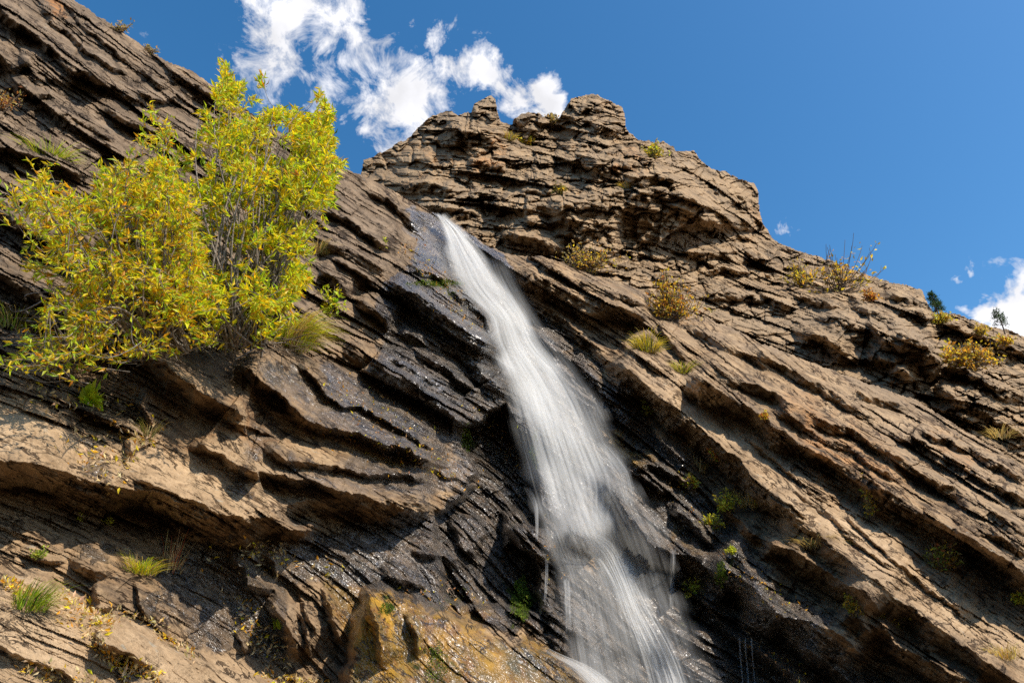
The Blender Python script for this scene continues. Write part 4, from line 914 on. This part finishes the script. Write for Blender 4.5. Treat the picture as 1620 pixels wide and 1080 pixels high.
# ------------------------------------------------------------------ fallen leaves and moss cushions
def scatter(name, label, cat, regions, palette, leafpx, lift=.006):
    LP = []; LD = []; LL = []
    for (x0, y0, x1, y1, wd, n_) in regions:
        n_ = int(n_ * (1.7 if leafpx > 8 else .8))
        t_ = rng.uniform(size=n_); x = x0 + (x1 - x0) * t_ + rng.normal(size=n_) * wd; y = y0 + (y1 - y0) * t_ + rng.normal(size=n_) * wd * .5
        D = near.depth(x, y) * (1 - lift); P = pt(x, y, D); Dx = near.depth(x + 4, y) * (1 - lift); tx = unit(pt(x + 4, y, Dx) - P)
        a = rng.uniform(0, 6.28, n_)[:, None]; d = unit(tx * np.cos(a) + UPV * np.sin(a) * .7 + rng.normal(size=(n_, 3)) * .25); LP.append(P); LD.append(d); LL.append(leafpx * D / F * rng.uniform(.5, 1.3, n_))
    LP = np.concatenate(LP); LD = np.concatenate(LD); L = np.concatenate(LL); org = LP.mean(0)
    o = leaves_mesh(name, LP, LD, L, L * rng.uniform(.28, .45, len(L)), pick(palette, len(L), .3), M_DRY, None, org)
    tag(o, label, cat, None, 'stuff'); return o
scatter('fallen_leaves', 'drift of yellow and tan willow leaves lying in the lower left crevices and ledges', 'fallen leaves',
 [(100,940,175,985,8,190),(0,915,60,945,7,90),(20,920,60,960,8,60),(140,1000,200,1070,7,90),(190,1040,250,1070,8,80),(250,1000,310,1040,6,60),(180,965,260,990,6,30),(380,950,440,1050,16,90),(130,690,180,760,22,70),(195,690,240,700,8,50),(205,720,200,740,5,20),(60,620,230,680,25,60),(40,1050,150,1085,14,60),(410,1065,520,1085,8,90),(380,850,450,880,18,30),(100,960,160,1000,20,60),(330,880,520,900,24,50)],
 [(1.6, YEL), (5, (.74, .56, .32)), (1.6, ORA), (3, TAN)], 10.5)
scatter('leaf_specks', 'orange and brown leaf specks stuck to the wet black rock around the fall', 'fallen leaves',
 [(640,380,720,470,14,150),(700,470,760,520,8,80),(520,600,680,700,26,200),(520,680,720,740,22,170),(600,720,740,760,16,80),(740,640,830,700,12,50),(690,900,760,960,14,50),(640,930,720,950,12,40),(590,960,700,1040,30,60),(790,690,880,850,10,60),(860,850,900,920,10,50),(920,830,960,900,14,30),(1060,760,1250,1000,14,90),(1150,900,1260,960,12,60),(1180,1010,1280,1080,12,60)],
 [(3, ORA), (3, (.5, .26, .12)), (2, YEL), (2, (.6, .42, .25))], 6)

def moss(label, x, y, rx, ry, n_):
    a = rng.uniform(0, 6.28, n_); q = np.sqrt(rng.uniform(size=n_)); X = x + rx * q * np.cos(a) * (1 + .25 * np.sin(3 * a)); Y = y + ry * q * np.sin(a) * (1 + .2 * np.cos(5 * a))
    D = near.depth(X, Y) * (1 - .004 - .006 * (1 - q) * rng.uniform(.5, 1, n_)); P = pt(X, Y, D); s_ = D / F
    o = leaves_mesh('moss_patch', P, rng.normal(size=(n_, 3)) + np.array([0, -1.2, .3]), 3.6 * s_ * rng.uniform(.5, 1.3, n_), 2.0 * s_ * rng.uniform(.6, 1.2, n_), pick([(4, (.10, .17, .012)), (3, (.20, .26, .02)), (2, (.05, .08, .012))], n_, .3), M_MOSS, None, P.mean(0))
    tag(o, label, 'moss', 'moss patches in the wet gully', 'stuff')
moss('bright green moss hanging on the dark rock left of the foot of the fall', 824, 946, 15, 34, 1500)
moss('olive moss behind the left edge of the falling water', 846, 712, 7, 26, 500)
moss('dark green moss under the right end of the wet slab', 1140, 908, 9, 20, 500)
moss('olive moss growing in the groove of the ochre boulder', 690, 1050, 16, 34, 420)
moss('small olive moss cushion near the top of the ochre boulder', 612, 962, 12, 9, 260)
moss('yellow green moss on the wall left of the gully', 738, 692, 8, 20, 400)
moss('yellow moss line on the slanting ledge left of the upper fall', 690, 448, 44, 5, 500)
# ------------------------------------------------------------------ light and sky
SUN_DIR = Vector((.53, -.31, .79)).normalized()
sl = bpy.data.lights.new('sun', 'SUN'); sl.energy = 5.0; sl.angle = R(.53); sl.color = (1, .92, .80)
so = bpy.data.objects.new('sun', sl); COL.objects.link(so); so.rotation_euler = SUN_DIR.to_track_quat('Z', 'Y').to_euler(); so.location = (20, -20, 60)
w = bpy.data.worlds.new('World'); SC.world = w; w.use_nodes = True; t = w.node_tree; t.nodes.clear(); n = N(t)
sky = n('ShaderNodeTexSky', sky_type='NISHITA', sun_disc=False); sky.sun_elevation = math.asin(SUN_DIR.z); sky.sun_rotation = math.atan2(SUN_DIR.x, SUN_DIR.y)
sky.altitude = 300; sky.air_density = 1.15; sky.dust_density = 1.1; sky.ozone_density = 3.5
G = n('ShaderNodeTexCoord').outputs['Generated']
dirn = n('ShaderNodeVectorMath', {0: G}, operation='NORMALIZE').outputs[0]
warp = n('ShaderNodeTexNoise', {'Vector': dirn, 'Scale': 9.0, 'Detail': 5.0, 'Roughness': .6})
wv = n('ShaderNodeVectorMath', {0: warp.outputs['Color'], 1: (.5, .5, .5)}, operation='SUBTRACT').outputs[0]
wv = n('ShaderNodeVectorMath', {0: wv, 'Scale': .16}, operation='SCALE').outputs[0]
dw = n('ShaderNodeVectorMath', {0: dirn, 1: wv}, operation='ADD').outputs[0]
CLOUDS = [(450,5,80,1.1),(520,50,74,1.15),(560,110,66,1.1),(430,95,55,.9),(410,25,40,.7),(600,150,60,1.1),(650,165,75,1.3),(690,150,50,.95),(640,200,40,.8),(590,190,32,.7),(745,110,46,1.2),(720,85,28,.8),(775,130,34,.9),(685,45,24,.75),(820,165,42,1.2),(870,158,36,1.3),(760,75,22,.8),(790,105,20,.7),(515,165,50,.7),(1238,380,22,1.1),(1600,520,50,2.4),(1665,530,88,3.0),(1545,505,28,1.5),(1525,425,14,.6),(1555,417,12,.6),(232,42,20,.45),(275,88,22,.4),(625,40,16,.5)]
acc = None
for (x, y, r, k) in CLOUDS:
    d = pt(np.array(float(x)), np.array(float(y)), np.array(1.0)) - CAM; sc_ = np.linalg.norm(d); d = d / sc_
    dist = n('ShaderNodeVectorMath', {0: dw, 1: tuple(d)}, operation='DISTANCE').outputs['Value']
    v = n.ramp(dist, r / F / sc_ * 1.5, 0.0, 0.0, k)
    acc = v if acc is None else n.math('MAXIMUM', acc, v)
fb = n('ShaderNodeTexNoise', {'Vector': dirn, 'Scale': 17.0, 'Detail': 10.0, 'Roughness': .68, 'Distortion': .5}).outputs['Fac']
cl = n.math('ADD', acc, n.math('MULTIPLY', n.math('SUBTRACT', fb, .5), 2.7))
al = n.ramp(cl, .34, .86); al = n.math('MULTIPLY', al, n.ramp(acc, .02, .2))
shade = n.ramp(n('ShaderNodeTexNoise', {'Vector': dirn, 'Scale': 16.0, 'Detail': 5.0}).outputs['Fac'], .35, .7, 5.6, 7.6)
cc = n('ShaderNodeCombineColor', {0: shade, 1: shade, 2: n.math('MULTIPLY', shade, 1.04)}).outputs[0]
hs = n('ShaderNodeHueSaturation', {'Color': sky.outputs[0], 'Hue': .495, 'Saturation': 1.30, 'Value': 1.12}).outputs[0]
colr = n.mix(al, hs, cc)
bg = n('ShaderNodeBackground', {'Color': colr, 'Strength': .125}); n('ShaderNodeOutputWorld', {'Surface': bg.outputs[0]})
SC.view_settings.view_transform = 'Standard'; SC.view_settings.look = 'None'; SC.view_settings.exposure = .3; SC.view_settings.gamma = 1
SC.cycles.max_bounces = 8; SC.cycles.diffuse_bounces = 2; SC.cycles.glossy_bounces = 2; SC.cycles.transparent_max_bounces = 14; SC.cycles.caustics_reflective = False; SC.cycles.caustics_refractive = False
SC.cycles.sample_clamp_direct = 12
SC.cycles.use_denoising = False; SC.cycles.adaptive_threshold = .004; SC.cycles.sample_clamp_indirect = 2
